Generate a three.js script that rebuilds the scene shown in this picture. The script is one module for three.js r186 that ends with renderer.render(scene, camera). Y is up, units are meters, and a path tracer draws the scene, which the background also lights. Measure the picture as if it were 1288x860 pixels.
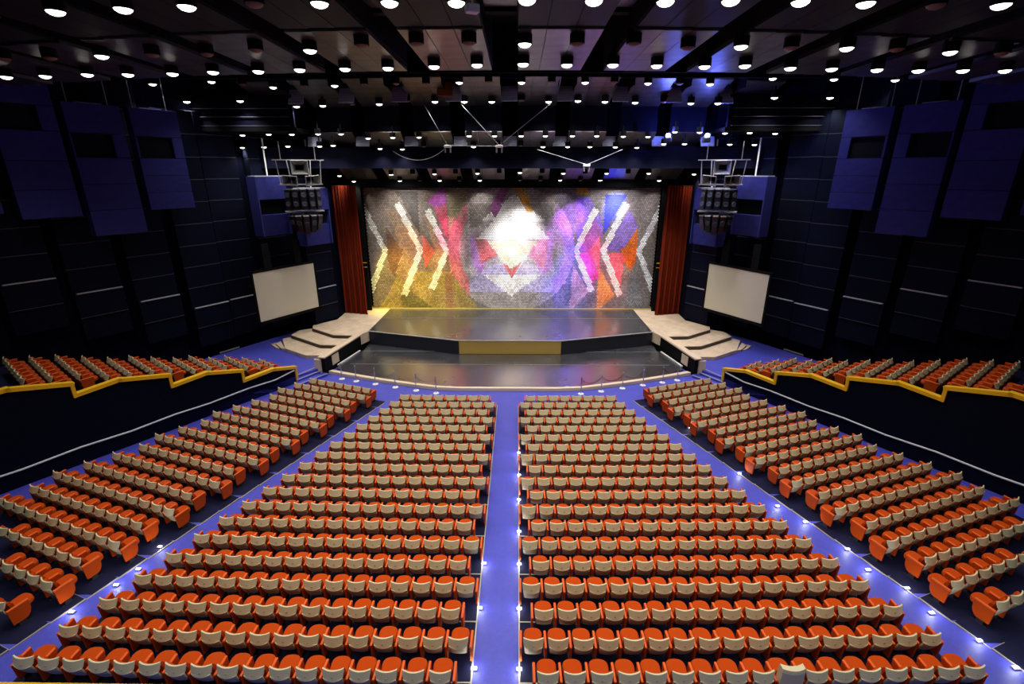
import * as THREE from 'three';
import { RoundedBoxGeometry } from 'three/addons/geometries/RoundedBoxGeometry.js';
import { mergeGeometries } from 'three/addons/utils/BufferGeometryUtils.js';

// ------------------------------------------------------------------ camera, exposure
const scene = new THREE.Scene();
scene.background = new THREE.Color(0x000000);
const renderer = new THREE.WebGLRenderer({ antialias: true });
renderer.toneMapping = THREE.LinearToneMapping;
renderer.toneMappingExposure = 1.0;
renderer.shadowMap.enabled = true;

const FPX = 620, PITCH = 19.15 * Math.PI / 180, YAW = Math.atan(6.7 / FPX);
const CAM = new THREE.Vector3(0.47, 11.7, 0);
const FW = new THREE.Vector3(-Math.sin(YAW) * Math.cos(PITCH), -Math.sin(PITCH), -Math.cos(YAW) * Math.cos(PITCH));
const RT = new THREE.Vector3(Math.cos(YAW), 0, -Math.sin(YAW));
const UPV = new THREE.Vector3().crossVectors(RT, FW);
const camera = new THREE.PerspectiveCamera(2 * Math.atan(430 / FPX) * 180 / Math.PI, 1288 / 860, 0.1, 200);
camera.position.copy(CAM);
camera.lookAt(CAM.clone().add(FW));

// light levels (candela), all from fittings built below
const DOWN_CD = 31, DOWN_COLOR = new THREE.Color(1.0, 0.95, 0.87);
const STEP_CD = 0.5;

// ------------------------------------------------------------------ small tools
let seed = 12345;
const rnd = () => { seed = (seed * 1664525 + 1013904223) >>> 0; return seed / 4294967296; };
const ray = (u, v) => FW.clone().addScaledVector(RT, (u - 644) / FPX).addScaledVector(UPV, -(v - 430) / FPX);
const onPlane = (u, v, n, D) => { const r = ray(u, v); return CAM.clone().addScaledVector(r, (D - n.dot(CAM)) / n.dot(r)); };
const onY = (u, v, y) => onPlane(u, v, new THREE.Vector3(0, 1, 0), y);
const onZ = (u, v, z) => onPlane(u, v, new THREE.Vector3(0, 0, 1), z);
const depthOf = p => p.clone().sub(CAM).dot(FW);
const toPx = p => { const d = p.clone().sub(CAM), z = d.dot(FW); return [644 + FPX * d.dot(RT) / z, 430 - FPX * d.dot(UPV) / z]; };

const used = new Map();
function numbered(name) {
  const k = used.get(name) || 0; used.set(name, k + 1);
  return k ? `${name}_${String(k).padStart(3, '0')}` : name;
}
function thing(name, label, category, pos = [0, 0, 0], ry = 0, group) {
  const g = new THREE.Group(); g.name = numbered(name); g.position.set(...pos); g.rotation.y = ry;
  g.userData = { label, category }; if (group) g.userData.group = group;
  scene.add(g); return g;
}
function struct(name, label, category = name.split('_')[0]) {
  const g = new THREE.Group(); g.name = name; g.userData = { kind: 'structure', label, category }; scene.add(g); return g;
}
function part(name, geo, mat, parent, pos, ry = 0) {
  const m = new THREE.Mesh(geo, mat); m.name = name; m.castShadow = m.receiveShadow = true;
  if (pos) m.position.set(...pos); m.rotation.y = ry; parent.add(m); return m;
}
const geoCache = new Map();
const boxGeo = (w, h, d) => {
  const k = [w, h, d].map(v => v.toFixed(3)).join();
  if (!geoCache.has(k)) geoCache.set(k, new THREE.BoxGeometry(w, h, d));
  return geoCache.get(k);
};
const rboxGeo = (w, h, d, r = 0.02) => {
  const k = 'r' + [w, h, d, r].map(v => v.toFixed(3)).join();
  if (!geoCache.has(k)) geoCache.set(k, new RoundedBoxGeometry(w, h, d, 1, r));
  return geoCache.get(k);
};
const box = (name, mat, parent, w, h, d, x, y, z, ry = 0) => part(name, boxGeo(w, h, d), mat, parent, [x, y, z], ry);
function flat(list) { return list.map(g => g.index ? g.toNonIndexed() : g); }
function merged(list) {
  const gs = flat(list);
  for (const g of gs) for (const k of Object.keys(g.attributes)) if (!['position', 'normal', 'uv'].includes(k)) g.deleteAttribute(k);
  return mergeGeometries(gs);
}
// a slab over a plan polygon [[x, z], ...]; top may be a function of (x, z)
function slab(pts, top, bottom) {
  const T = typeof top === 'function' ? top : () => top, B = typeof bottom === 'function' ? bottom : () => bottom;
  let p = pts.map(([x, z]) => new THREE.Vector2(x, z));
  if (THREE.ShapeUtils.isClockWise(p)) p = p.reverse();
  const tri = THREE.ShapeUtils.triangulateShape(p, []);
  const pos = [], uv = [];
  const put = (x, y, z, u, v) => { pos.push(x, y, z); uv.push(u, v); };
  for (const t of tri) {
    for (const i of [t[2], t[1], t[0]]) put(p[i].x, T(p[i].x, p[i].y), p[i].y, p[i].x, p[i].y);
    for (const i of t) put(p[i].x, B(p[i].x, p[i].y), p[i].y, p[i].x, p[i].y);
  }
  let L = 0;
  for (let i = 0; i < p.length; i++) {
    const a = p[i], b = p[(i + 1) % p.length], l = a.distanceTo(b);
    const at = T(a.x, a.y), ab = B(a.x, a.y), bt = T(b.x, b.y), bb = B(b.x, b.y);
    put(a.x, ab, a.y, L, ab); put(a.x, at, a.y, L, at); put(b.x, bt, b.y, L + l, bt);
    put(a.x, ab, a.y, L, ab); put(b.x, bt, b.y, L + l, bt); put(b.x, bb, b.y, L + l, bb);
    L += l;
  }
  const g = new THREE.BufferGeometry();
  g.setAttribute('position', new THREE.Float32BufferAttribute(pos, 3));
  g.setAttribute('uv', new THREE.Float32BufferAttribute(uv, 2));
  g.computeVertexNormals();
  return g;
}
function rod(a, b, r, seg = 6) {
  const A = new THREE.Vector3(...a), B = new THREE.Vector3(...b), l = A.distanceTo(B);
  const g = new THREE.CylinderGeometry(r, r, l, seg);
  g.applyQuaternion(new THREE.Quaternion().setFromUnitVectors(new THREE.Vector3(0, 1, 0), B.clone().sub(A).normalize()));
  g.translate((A.x + B.x) / 2, (A.y + B.y) / 2, (A.z + B.z) / 2);
  return g;
}
function beamBox(a, b, w, h) { // a box of section w x h whose axis runs from a to b, kept upright
  const A = new THREE.Vector3(...a), B = new THREE.Vector3(...b), l = A.distanceTo(B);
  const g = new THREE.BoxGeometry(w, h, l);
  const m = new THREE.Matrix4().lookAt(A, B, new THREE.Vector3(0, 1, 0));
  g.applyMatrix4(m); g.translate((A.x + B.x) / 2, (A.y + B.y) / 2, (A.z + B.z) / 2);
  return g;
}
const tube = (pts, r, seg = 40, rs = 6) => new THREE.TubeGeometry(new THREE.CatmullRomCurve3(pts.map(p => new THREE.Vector3(...p)), false, 'centripetal'), seg, r, rs);

// ------------------------------------------------------------------ textures and materials
function noiseTex(size, fn, repeat = 1, srgb = true) {
  const d = new Uint8Array(size * size * 4);
  for (let y = 0; y < size; y++) for (let x = 0; x < size; x++) {
    const c = fn(x, y), i = (y * size + x) * 4;
    d[i] = c[0]; d[i + 1] = c[1]; d[i + 2] = c[2]; d[i + 3] = 255;
  }
  const t = new THREE.DataTexture(d, size, size); t.wrapS = t.wrapT = THREE.RepeatWrapping;
  t.repeat.set(repeat, repeat); t.magFilter = THREE.LinearFilter; if (srgb) t.colorSpace = THREE.SRGBColorSpace; t.needsUpdate = true; return t;
}
function field(size, cells) { // periodic value noise
  const n = cells, g = Array.from({ length: n * n }, rnd);
  return (x, y) => {
    const fx = x / size * n, fy = y / size * n, x0 = Math.floor(fx), y0 = Math.floor(fy), a = fx - x0, b = fy - y0;
    const s = t => t * t * (3 - 2 * t), at = (i, j) => g[((j % n) + n) % n * n + ((i % n) + n) % n];
    return (at(x0, y0) * (1 - s(a)) + at(x0 + 1, y0) * s(a)) * (1 - s(b)) + (at(x0, y0 + 1) * (1 - s(a)) + at(x0 + 1, y0 + 1) * s(a)) * s(b);
  };
}
const n8 = field(256, 8), n32 = field(256, 32), n96 = field(256, 96);
const speck = (base, amp) => (x, y) => { const k = 1 + amp * (0.35 * (n8(x, y) - 0.5) + 0.35 * (n32(x, y) - 0.5) + 0.6 * (rnd() - 0.5)); return base.map(c => Math.max(0, Math.min(255, c * k))); };
const carpetMap = noiseTex(256, speck([225, 225, 228], 0.16), 0.35);
const carpetBump = noiseTex(256, (x, y) => { const k = 255 * (0.5 * n96(x, y) + 0.5 * rnd()); return [k, k, k]; }, 1.5, false);
const brushMap = noiseTex(256, (x, y) => { const k = 205 + 40 * (n8(x * 0.2, y * 3) - 0.5) + 26 * (field32(y) - 0.5); return [k, k, k]; }, 1);
function field32(y) { return n96(3, (y * 7) % 256); }
const fabricMap = noiseTex(256, (x, y) => { const k = 226 + 24 * (n8(x, y) - 0.5) + 20 * (n32(x * 4, y * 0.3) - 0.5) + 14 * (rnd() - 0.5); return [k, k, k]; }, 1);
const deckMap = noiseTex(256, (x, y) => { const k = 205 + 50 * (n8(x, y) - 0.5) + 30 * (n32(x, y) - 0.5) + 20 * (rnd() - 0.5); return [k, k, k]; }, 0.2);
const deckRough = noiseTex(256, (x, y) => { const k = 140 + 50 * (n8(x, y) - 0.5) + 30 * (n32(x, y) - 0.5); return [k, k, k]; }, 0.15, false);
const std = (rgb, roughness = 0.7, extra = {}) => new (extra.specularIntensity !== undefined ? THREE.MeshPhysicalMaterial : THREE.MeshStandardMaterial)({ color: new THREE.Color().setRGB(...rgb), roughness, ...extra });

const creamMap = noiseTex(256, (x, y) => { const k = 232 + 26 * (n8(x, y) - 0.5) + 16 * (n32(x, y) - 0.5) + 10 * (rnd() - 0.5); return [k, k, k]; }, 0.3);
const M = {
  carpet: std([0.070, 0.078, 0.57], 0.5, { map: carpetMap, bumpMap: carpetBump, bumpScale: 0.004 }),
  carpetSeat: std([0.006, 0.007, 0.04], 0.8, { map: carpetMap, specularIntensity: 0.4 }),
  navy: std([0.0018, 0.0028, 0.0145], 0.8, { map: fabricMap, specularIntensity: 0.15 }),
  navyPanel: std([0.0020, 0.0042, 0.0185], 0.7, { map: fabricMap, specularIntensity: 0.2 }),
  navyPanelB: std([0.0017, 0.0036, 0.0160], 0.7, { map: fabricMap, specularIntensity: 0.2 }),
  hungBlue: std([0.024, 0.028, 0.19], 0.7, { map: fabricMap, specularIntensity: 0.4 }),
  hungBlueB: std([0.027, 0.031, 0.205], 0.7, { map: fabricMap, specularIntensity: 0.4 }),
  black: std([0.003, 0.003, 0.004], 0.75, { specularIntensity: 0.2 }),
  blackGloss: std([0.008, 0.008, 0.010], 0.35),
  grille: std([0.003, 0.003, 0.008], 0.9, { specularIntensity: 0.3 }),
  ceilGrey: std([0.30, 0.28, 0.28], 0.36, { map: brushMap, metalness: 0.95 }),
  ceilGreyB: std([0.27, 0.25, 0.255], 0.38, { map: brushMap, metalness: 0.95 }),
  ceilDark: std([0.010, 0.010, 0.014], 0.6, { map: brushMap, specularIntensity: 0.35 }),
  ceilBlue: std([0.0013, 0.0016, 0.0095], 0.7, { specularIntensity: 0.15 }),
  baffle: std([0.52, 0.60, 0.85], 0.5, { map: brushMap }),
  baffleOrangeLight: std([0.42, 0.11, 0.02], 0.5, { map: brushMap }),  // caught orange light put into the board's colour
  steel: std([0.5, 0.5, 0.52], 0.4, { metalness: 0.85 }),
  alu: std([0.42, 0.43, 0.47], 0.5, { metalness: 0.3 }),
  darkAlu: std([0.10, 0.10, 0.13], 0.5, { metalness: 0.5 }),
  trim: std([0.42, 0.39, 0.32], 0.45, { metalness: 0.4 }),
  yellow: std([0.78, 0.44, 0.012], 0.45),
  cream: std([0.74, 0.58, 0.42], 0.65, { map: creamMap }),
  creamEdge: std([0.66, 0.53, 0.38], 0.65),
  deck: std([0.055, 0.057, 0.066], 0.42, { map: deckMap, roughnessMap: deckRough, ior: 2.3, specularIntensity: 1 }),
  riserDark: std([0.06, 0.042, 0.028], 0.7),
  joint: std([0.035, 0.04, 0.065], 0.6),  // pale tone painting light on panel edges; speaker drivers share it
  fascia: std([0.022, 0.026, 0.042], 0.35),
  fasciaGoldLight: std([0.90, 0.62, 0.16], 0.4, { metalness: 0.35 }),  // golden light on the middle facet, painted in as its colour
  seam: std([0.25, 0.25, 0.26], 0.5),
  orange: std([0.43, 0.050, 0.0024], 0.9, { specularIntensity: 0.25 }),
  orangeArm: std([0.68, 0.10, 0.010], 0.6, { specularIntensity: 0.6 }),
  beige: std([0.585, 0.53, 0.325], 0.55, { specularIntensity: 0.6 }),
  badge: std([0.34, 0.29, 0.19], 0.4),
  footDark: std([0.012, 0.012, 0.016], 0.5),
  red: std([0.15, 0.014, 0.002], 0.85, { side: THREE.DoubleSide, specularIntensity: 0.3 }),
  screen: std([0.62, 0.60, 0.45], 0.7),
  rope: std([0.10, 0.012, 0.02], 0.7),
  white: std([0.75, 0.75, 0.74], 0.5),
  whiteStrip: std([0.66, 0.66, 0.70], 0.45),
  horn: std([0.20, 0.20, 0.20], 0.5),
  lampOn: new THREE.MeshStandardMaterial({ color: 0xffffff, emissive: new THREE.Color(1, 0.95, 0.86), emissiveIntensity: 5 }),
  lampOff: std([0.16, 0.09, 0.05], 0.4),
  stepOn: new THREE.MeshStandardMaterial({ color: 0xffffff, emissive: new THREE.Color(0.95, 0.97, 1), emissiveIntensity: 2.5 }),
};

// ------------------------------------------------------------------ floor of the hall
const K = 0.0382, ZF = -25.4;
const floorY = z => z > ZF ? K * (z - ZF) : 0;
const D30 = S => new THREE.Vector3(S * 0.5, 0, 0.866);          // side wall direction, toward the back of the hall
const N30 = S => new THREE.Vector3(-S * 0.866, 0, 0.5);         // its normal, into the hall
const Q0 = S => new THREE.Vector3(S * 17.2, 0, -32.8);
const wallAt = (S, s, y, o) => Q0(S).addScaledVector(D30(S), s).addScaledVector(N30(S), o).setY(y);
const wallRy = S => Math.atan2(-D30(S).z, D30(S).x);
const PD = S => new THREE.Vector3(S * 0.485, 0, 0.8745);        // terrace parapet direction
const PN = S => new THREE.Vector3(-S * 0.8745, 0, 0.485);
const P0 = S => new THREE.Vector3(S * 12.4, 0, -26.35);
const parAt = (S, t, y, o = 0) => P0(S).addScaledVector(PD(S), t).addScaledVector(PN(S), o).setY(y);
const mir = (S, pts) => pts.map(([x, z]) => [S < 0 ? x : -x, z]);   // data is written for the left side
const SIDE_FLOOR = 0.4;
const word = S => S < 0 ? 'left' : 'right';

const floor = struct('floor', 'blue carpeted hall floor with dark stepped seating platforms');
{
  const pe = parAt(-1, 22, 0);
  const out = [[-P0(1).x, P0(1).z], [pe.x, pe.z], [pe.x, 3], [-pe.x, 3], [-pe.x, pe.z], [P0(1).x, P0(1).z]];
  part('carpet', slab([[-12.4, ZF], [-12.9, ZF], [pe.x, pe.z], [pe.x, 3], [-pe.x, 3], [-pe.x, pe.z], [12.9, ZF], [12.4, ZF]], (x, z) => floorY(z), -0.6), M.carpet, floor);
  part('carpet', slab([[-12.9, ZF], [12.9, ZF], [12.4, -26.35], [11.2, -29], [-11.2, -29], [-12.4, -26.35]], 0, -0.6), M.carpet, floor);
  for (const S of [-1, 1]) {
    const w1 = wallAt(S, -5, 0, 0), w2 = wallAt(S, 6, 0, 0), p1 = parAt(S, 0, 0), p2 = parAt(S, 6, 0);
    part('carpet', slab([[S * 11.0, -28.3], [S * 10.4, -33], [S * 13, -39], [w1.x, w1.z], [w2.x, w2.z], [p2.x, p2.z], [p1.x, p1.z]], SIDE_FLOOR, -0.6), M.carpet, floor);
    // three shallow carpeted steps from the hall floor up to the side floor, each with a pale nosing
    for (let i = 0; i < 3; i++) {
      const y = SIDE_FLOOR - 0.13 * (i + 1) + 0.0, a = [-11.05 + 0.32 * i - 0.55, -28.1 + 0.36 * i], b = [-12.4 + 0.15 * i, -26.5 + 0.42 * i];
      const a2 = [a[0] + 0.32, a[1] + 0.42], b2 = [b[0] + 0.18, b[1] + 0.42];
      if (i < 2) part('step', slab(mir(S, [a, b, b2, a2]), y, -0.3), M.carpet, floor);
      const A = mir(S, [a])[0], B = mir(S, [b])[0];
      part('step_nosing', beamBox([A[0], y + 0.125, A[1]], [B[0], y + 0.125, B[1]], 0.06, 0.03), M.alu, floor);
    }
  }
}

// ------------------------------------------------------------------ theatre seats
function gridSlab(nx, ny, fn) { // closed shell from fn(i, j, side) with side 0 front, 1 back
  const pos = [], idx = [], id = (s, i, j) => s * (nx + 1) * (ny + 1) + j * (nx + 1) + i;
  for (let s = 0; s < 2; s++) for (let j = 0; j <= ny; j++) for (let i = 0; i <= nx; i++) pos.push(...fn(i / nx, j / ny, s));
  const quad = (a, b, c, d) => idx.push(a, b, c, a, c, d);
  for (let j = 0; j < ny; j++) for (let i = 0; i < nx; i++) {
    quad(id(1, i, j), id(1, i + 1, j), id(1, i + 1, j + 1), id(1, i, j + 1));
    quad(id(0, i + 1, j), id(0, i, j), id(0, i, j + 1), id(0, i + 1, j + 1));
  }
  for (let i = 0; i < nx; i++) { quad(id(1, i, ny), id(1, i + 1, ny), id(0, i + 1, ny), id(0, i, ny)); quad(id(0, i, 0), id(0, i + 1, 0), id(1, i + 1, 0), id(1, i, 0)); }
  for (let j = 0; j < ny; j++) { quad(id(0, 0, j), id(1, 0, j), id(1, 0, j + 1), id(0, 0, j + 1)); quad(id(1, nx, j), id(0, nx, j), id(0, nx, j + 1), id(1, nx, j + 1)); }
  const g = new THREE.BufferGeometry();
  g.setAttribute('position', new THREE.Float32BufferAttribute(pos, 3));
  g.setIndex(idx);
  g.setAttribute('uv', new THREE.Float32BufferAttribute(new Float32Array(pos.length / 3 * 2), 2));
  const h = g.toNonIndexed(); h.computeVertexNormals();
  return h;
}
const PITCH_X = 0.58;
const seatGeo = {
  // pale back shell: its head part stands out, its lower part runs in under it
  shell: gridSlab(8, 8, (i, j, s) => {
    const X = i - 0.5, y = j <= 0.5 ? 0.33 + 0.54 * j : 0.60 + 0.46 * (j - 0.5);
    const w = 0.35 + 0.115 * Math.min(1, j * 1.15), z0 = j <= 0.5 ? -0.105 + 0.26 * j : 0.025 - 0.13 * (j - 0.5);
    const zb = z0 - 0.06 * (2 * X) * (2 * X) * (0.4 + 0.6 * j);
    return [X * w, y + (j > 0.99 ? 0.012 * (2 * X) * (2 * X) : 0) + (Math.abs(j - 0.5) < 0.01 ? 0.05 * (2 * X) * (2 * X) : 0), zb - (s ? 0 : 0.034)];
  }),
  back: gridSlab(6, 4, (i, j, s) => {
    const X = i - 0.5, y = 0.40 + 0.37 * j, w = 0.42 - (j > 0.9 ? 0.03 : 0);
    const zb = -0.072 - 0.07 * (1 - j) - 0.065 * 4 * X * X;
    return [X * w, y, zb - (s ? 0 : 0.085 - (j > 0.9 ? 0.03 : 0))];
  }),
  cushion: (() => { // a domed pad, rounded toward the front
    const sh = new THREE.Shape(), w = 0.205;
    sh.moveTo(-w + 0.01, 0.12); sh.lineTo(w - 0.01, 0.12); sh.lineTo(w + 0.01, 0.50); sh.bezierCurveTo(w + 0.005, 0.635, 0.13, 0.672, 0, 0.675); sh.bezierCurveTo(-0.13, 0.672, -w - 0.005, 0.635, -w - 0.01, 0.50); sh.lineTo(-w + 0.01, 0.12);
    const g = new THREE.ExtrudeGeometry(sh, { depth: 0.04, bevelEnabled: true, bevelThickness: 0.055, bevelSize: 0.04, bevelOffset: -0.03, bevelSegments: 3, curveSegments: 6 });
    g.rotateX(-Math.PI / 2); g.translate(0, 0.38, 0);
    g.applyMatrix4(new THREE.Matrix4().makeTranslation(0, 0.40, -0.10).multiply(new THREE.Matrix4().makeRotationX(0.09)).multiply(new THREE.Matrix4().makeTranslation(0, -0.40, 0.10)));
    return g;
  })(),
  arm: x => { const g = new RoundedBoxGeometry(0.062, 0.05, 0.46, 2, 0.018); g.rotateX(0.03); g.translate(x, 0.60, -0.27); return g; },
  side: x => {
    const sh = new THREE.Shape(); sh.moveTo(0.08, 0.14); sh.lineTo(0.36, 0.14); sh.quadraticCurveTo(0.52, 0.22, 0.49, 0.585); sh.lineTo(0.05, 0.58); sh.lineTo(0.08, 0.14);
    const g = new THREE.ExtrudeGeometry(sh, { depth: 0.046, bevelEnabled: false, curveSegments: 5 });
    g.rotateY(Math.PI / 2); g.translate(x - 0.023, 0, 0); return g;
  },
  foot: x => merged([new THREE.BoxGeometry(0.03, 0.14, 0.16).translate(x, 0.08, -0.26), new THREE.BoxGeometry(0.045, 0.015, 0.34).translate(x, 0.0075, -0.28)]),
  badge: (() => { const g = new THREE.CylinderGeometry(0.02, 0.02, 0.006, 10); g.rotateX(Math.PI / 2); g.rotateX(0.26); g.translate(0, 0.70, 0.002); return g; })(),
};
const AX = 0.29;
seatGeo.armL = seatGeo.arm(-AX); seatGeo.armR = seatGeo.arm(AX);
seatGeo.sideL = seatGeo.side(-AX); seatGeo.sideR = seatGeo.side(AX);
seatGeo.footL = seatGeo.foot(-AX); seatGeo.footR = seatGeo.foot(AX);
const seatParts = [['seat_back_shell', 'shell', M.beige], ['back_cushion', 'back', M.orange], ['seat_cushion', 'cushion', M.orange], ['armrest', 'armL', M.orangeArm], ['armrest', 'armR', M.orangeArm],
  ['side_panel', 'sideL', M.orange], ['side_panel', 'sideR', M.orange], ['foot', 'footL', M.footDark], ['foot', 'footR', M.footDark]];
// neighbours share an armrest: arms is 'L', 'R' or 'LR' (a row's last seat)
const withArms = arms => seatParts.filter(([n, k]) => !/^(arm|side|foot)/.test(k) || arms.includes(k.slice(-1)));
function buildSeat(arms) {
  const g = new THREE.Group();
  for (const [n, k, m] of withArms(arms)) { const p = part(n, seatGeo[k], m, g); if (k === 'shell') part('number_plate', seatGeo.badge, M.badge, p); }
  return g;
}
const ORD = ['', 'first', 'second', 'third', 'fourth', 'fifth', 'sixth', 'seventh', 'eighth', 'ninth', 'tenth', 'eleventh', 'twelfth', 'thirteenth', 'fourteenth', 'fifteenth', 'sixteenth', 'seventeenth', 'eighteenth', 'nineteenth', 'twentieth', 'twenty-first', 'twenty-second', 'twenty-third', 'twenty-fourth', 'twenty-fifth'];
const seats = [];   // {x, y, z, ry, label, group}
const PLAT = 0.04;
const zCentre = (r, x) => -22.5 + 0.83 * (r - 1) - 0.0022 * x * x;

// centre blocks and their row platforms
for (const S of [-1, 1]) for (let r = 1; r <= 19; r++) {
  const n = 8 + Math.floor(r / 2), x0 = r % 2 ? 0.87 : 0.58, zc = zCentre(r, 0), y = floorY(zc) + PLAT;
  for (let k = 0; k < n; k++) {
    const x = S * (x0 + PITCH_X * (k + 0.5));
    seats.push({ x, y, z: zCentre(r, x), ry: S * 0.0044 * Math.abs(x) + (rnd() - 0.5) * 0.03, lean: (rnd() - 0.5) * 0.03,
      label: `orange theatre seat with beige back, ${ORD[k + 1]} from centre aisle, ${ORD[r]} row, ${word(S)} centre block`, arms: k === n - 1 ? 'LR' : S < 0 ? 'R' : 'L', group: `theatre seats of the ${word(S)} centre block`, last: r === 19 && S > 0 && k });
  }
  // the platform of this row, its front edge marked by a pale nosing at the aisle end
  const xo = x0 + PITCH_X * n + 0.25, xi = 0.56, back = zc + 0.34, front = zc - 0.49 - (r === 1 ? 0.2 : 0);
  const arc = [], arcB = [];
  for (let i = 0; i <= 6; i++) { const x = xi + (xo - xi) * i / 6; arc.push([S * x, front - 0.0022 * x * x]); arcB.push([S * x, back - 0.0022 * x * x]); }
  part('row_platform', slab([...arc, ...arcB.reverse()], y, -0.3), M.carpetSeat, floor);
  part('aisle_trim', beamBox([S * 0.55, y + 0.005, front], [S * 0.55, y + 0.005, back], 0.035, 0.03), M.trim, floor);
  if (r % 2) part('row_nosing', boxGeo(0.5, 0.015, 0.03), M.trim, floor, [S * 0.78, y + 0.008, front + 0.03]);
}
// fanned side blocks
const SIDE_ROWS = [7, 8, 8, 8, 8, 9, 9, 9, 9, 10, 9, 10, 10, 11, 10, 11, 11, 12, 11, 12, 11];
const A20 = 20 * Math.PI / 180, c20 = Math.cos(A20), s20 = Math.sin(A20);
const sideRow = i => { const st = i % 2 ? -0.15 : 0.15; return [-7.14 - 0.835 * i * s20 - st * c20, -23.38 + 0.835 * i * c20 - st * s20]; };
for (const S of [-1, 1]) for (let i = 0; i < 21; i++) {
  const [ax, az] = sideRow(i), n = SIDE_ROWS[i];
  const dx = S > 0 ? 0.22 : 0, dz = S > 0 ? -0.3 : 0;   // the right block stands a little farther out and forward
  const put = (along, fwd) => [S * -(ax - along * c20 + fwd * s20) + dx, az - along * s20 - fwd * c20 + dz];
  const mid = put(2, 0), y = floorY(mid[1]) + PLAT;
  for (let k = 0; k < n; k++) {
    const [x, z] = put(0.21 + PITCH_X * k, 0);
    seats.push({ x, y, z, ry: S * A20 + (rnd() - 0.5) * 0.03, lean: (rnd() - 0.5) * 0.03,
      label: `orange theatre seat with beige back, ${ORD[k + 1]} from side aisle, ${ORD[i + 1]} row, ${word(S)} side block`, arms: k === n - 1 ? 'LR' : S < 0 ? 'R' : 'L', group: `theatre seats of the ${word(S)} side block` });
  }
  const e = i % 2 ? -0.35 : -0.65, L = PITCH_X * n + 0.2;
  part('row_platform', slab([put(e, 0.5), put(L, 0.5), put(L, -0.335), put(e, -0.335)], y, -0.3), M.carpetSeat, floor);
  const q1 = put(e - 0.02, 0.5), q2 = put(e - 0.02, -0.335), q3 = put(e + 0.5, -0.33);
  part('aisle_trim', beamBox([q1[0], y + 0.005, q1[1]], [q2[0], y + 0.005, q2[1]], 0.035, 0.03), M.trim, floor);
  if (i % 2 === 0) part('row_nosing', beamBox([q2[0], y + 0.008, q2[1]], [q3[0], y + 0.008, q3[1]], 0.035, 0.016), M.trim, floor);
}
// raised side terraces: stepped floor, seats, parapet
const TERR_PX = [[324, 451.7], [302, 449.6], [280, 447.5], [260, 449.6], [235, 447.5], [215, 450], [187, 449], [159, 447.3], [132, 449.9], [99.5, 448.2], [66, 446.5], [33, 448.2], [0, 449.9], [-36, 451], [-74, 452]];
for (const S of [-1, 1]) {
  const terr = struct(`floor_terrace_${word(S)}`, `stepped dark floor of the raised ${word(S)} side terrace`, 'floor');
  TERR_PX.forEach(([u, v], i) => {
    const yT = SIDE_FLOOR + 0.84 + 0.24 * i, o = onY(u, v, yT);      // outer end of the row, at the top of its backs
    const pN = PN(-1), pD = pN.dot(P0(-1));
    // walk along the row (0.8, 0.6) from the outer end to the parapet
    const len = (pD - 0.45 - (pN.x * o.x + pN.z * o.z)) / (pN.x * 0.8 + pN.z * 0.6);
    const n = Math.max(3, Math.floor(len / PITCH_X));
    const y = yT - 0.82;
    for (let k = 0; k < n; k++) {
      const a = 0.23 + PITCH_X * k, x = o.x + 0.8 * a, z = o.z + 0.6 * a;
      seats.push({ x: S < 0 ? x : -x, y, z, ry: S * 0.6435, lean: (rnd() - 0.5) * 0.03, label: `orange theatre seat with beige back, ${ORD[n - k]} from yellow rail, ${ORD[i + 1]} row, ${word(S)} terrace`, arms: k === 0 ? 'LR' : S < 0 ? 'R' : 'L', group: `theatre seats of the ${word(S)} terrace` });
    }
    const P = (a, f) => [(o.x + 0.8 * a + 0.6 * f), (o.z + 0.6 * a - 0.8 * f)];
    const inn = f => (pD - 0.02 - pN.x * P(0, f)[0] - pN.z * P(0, f)[1]) / (pN.x * 0.8 + pN.z * 0.6);
    const f1 = i ? 0.62 : 0.9, f0 = -0.38;
    part('terrace_step', slab(mir(S, [P(inn(f0), f0), P(inn(f1), f1), P(-1.6, f1), P(-1.6, f0)]), y, -0.3), M.carpetSeat, terr);
  });
}

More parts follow.
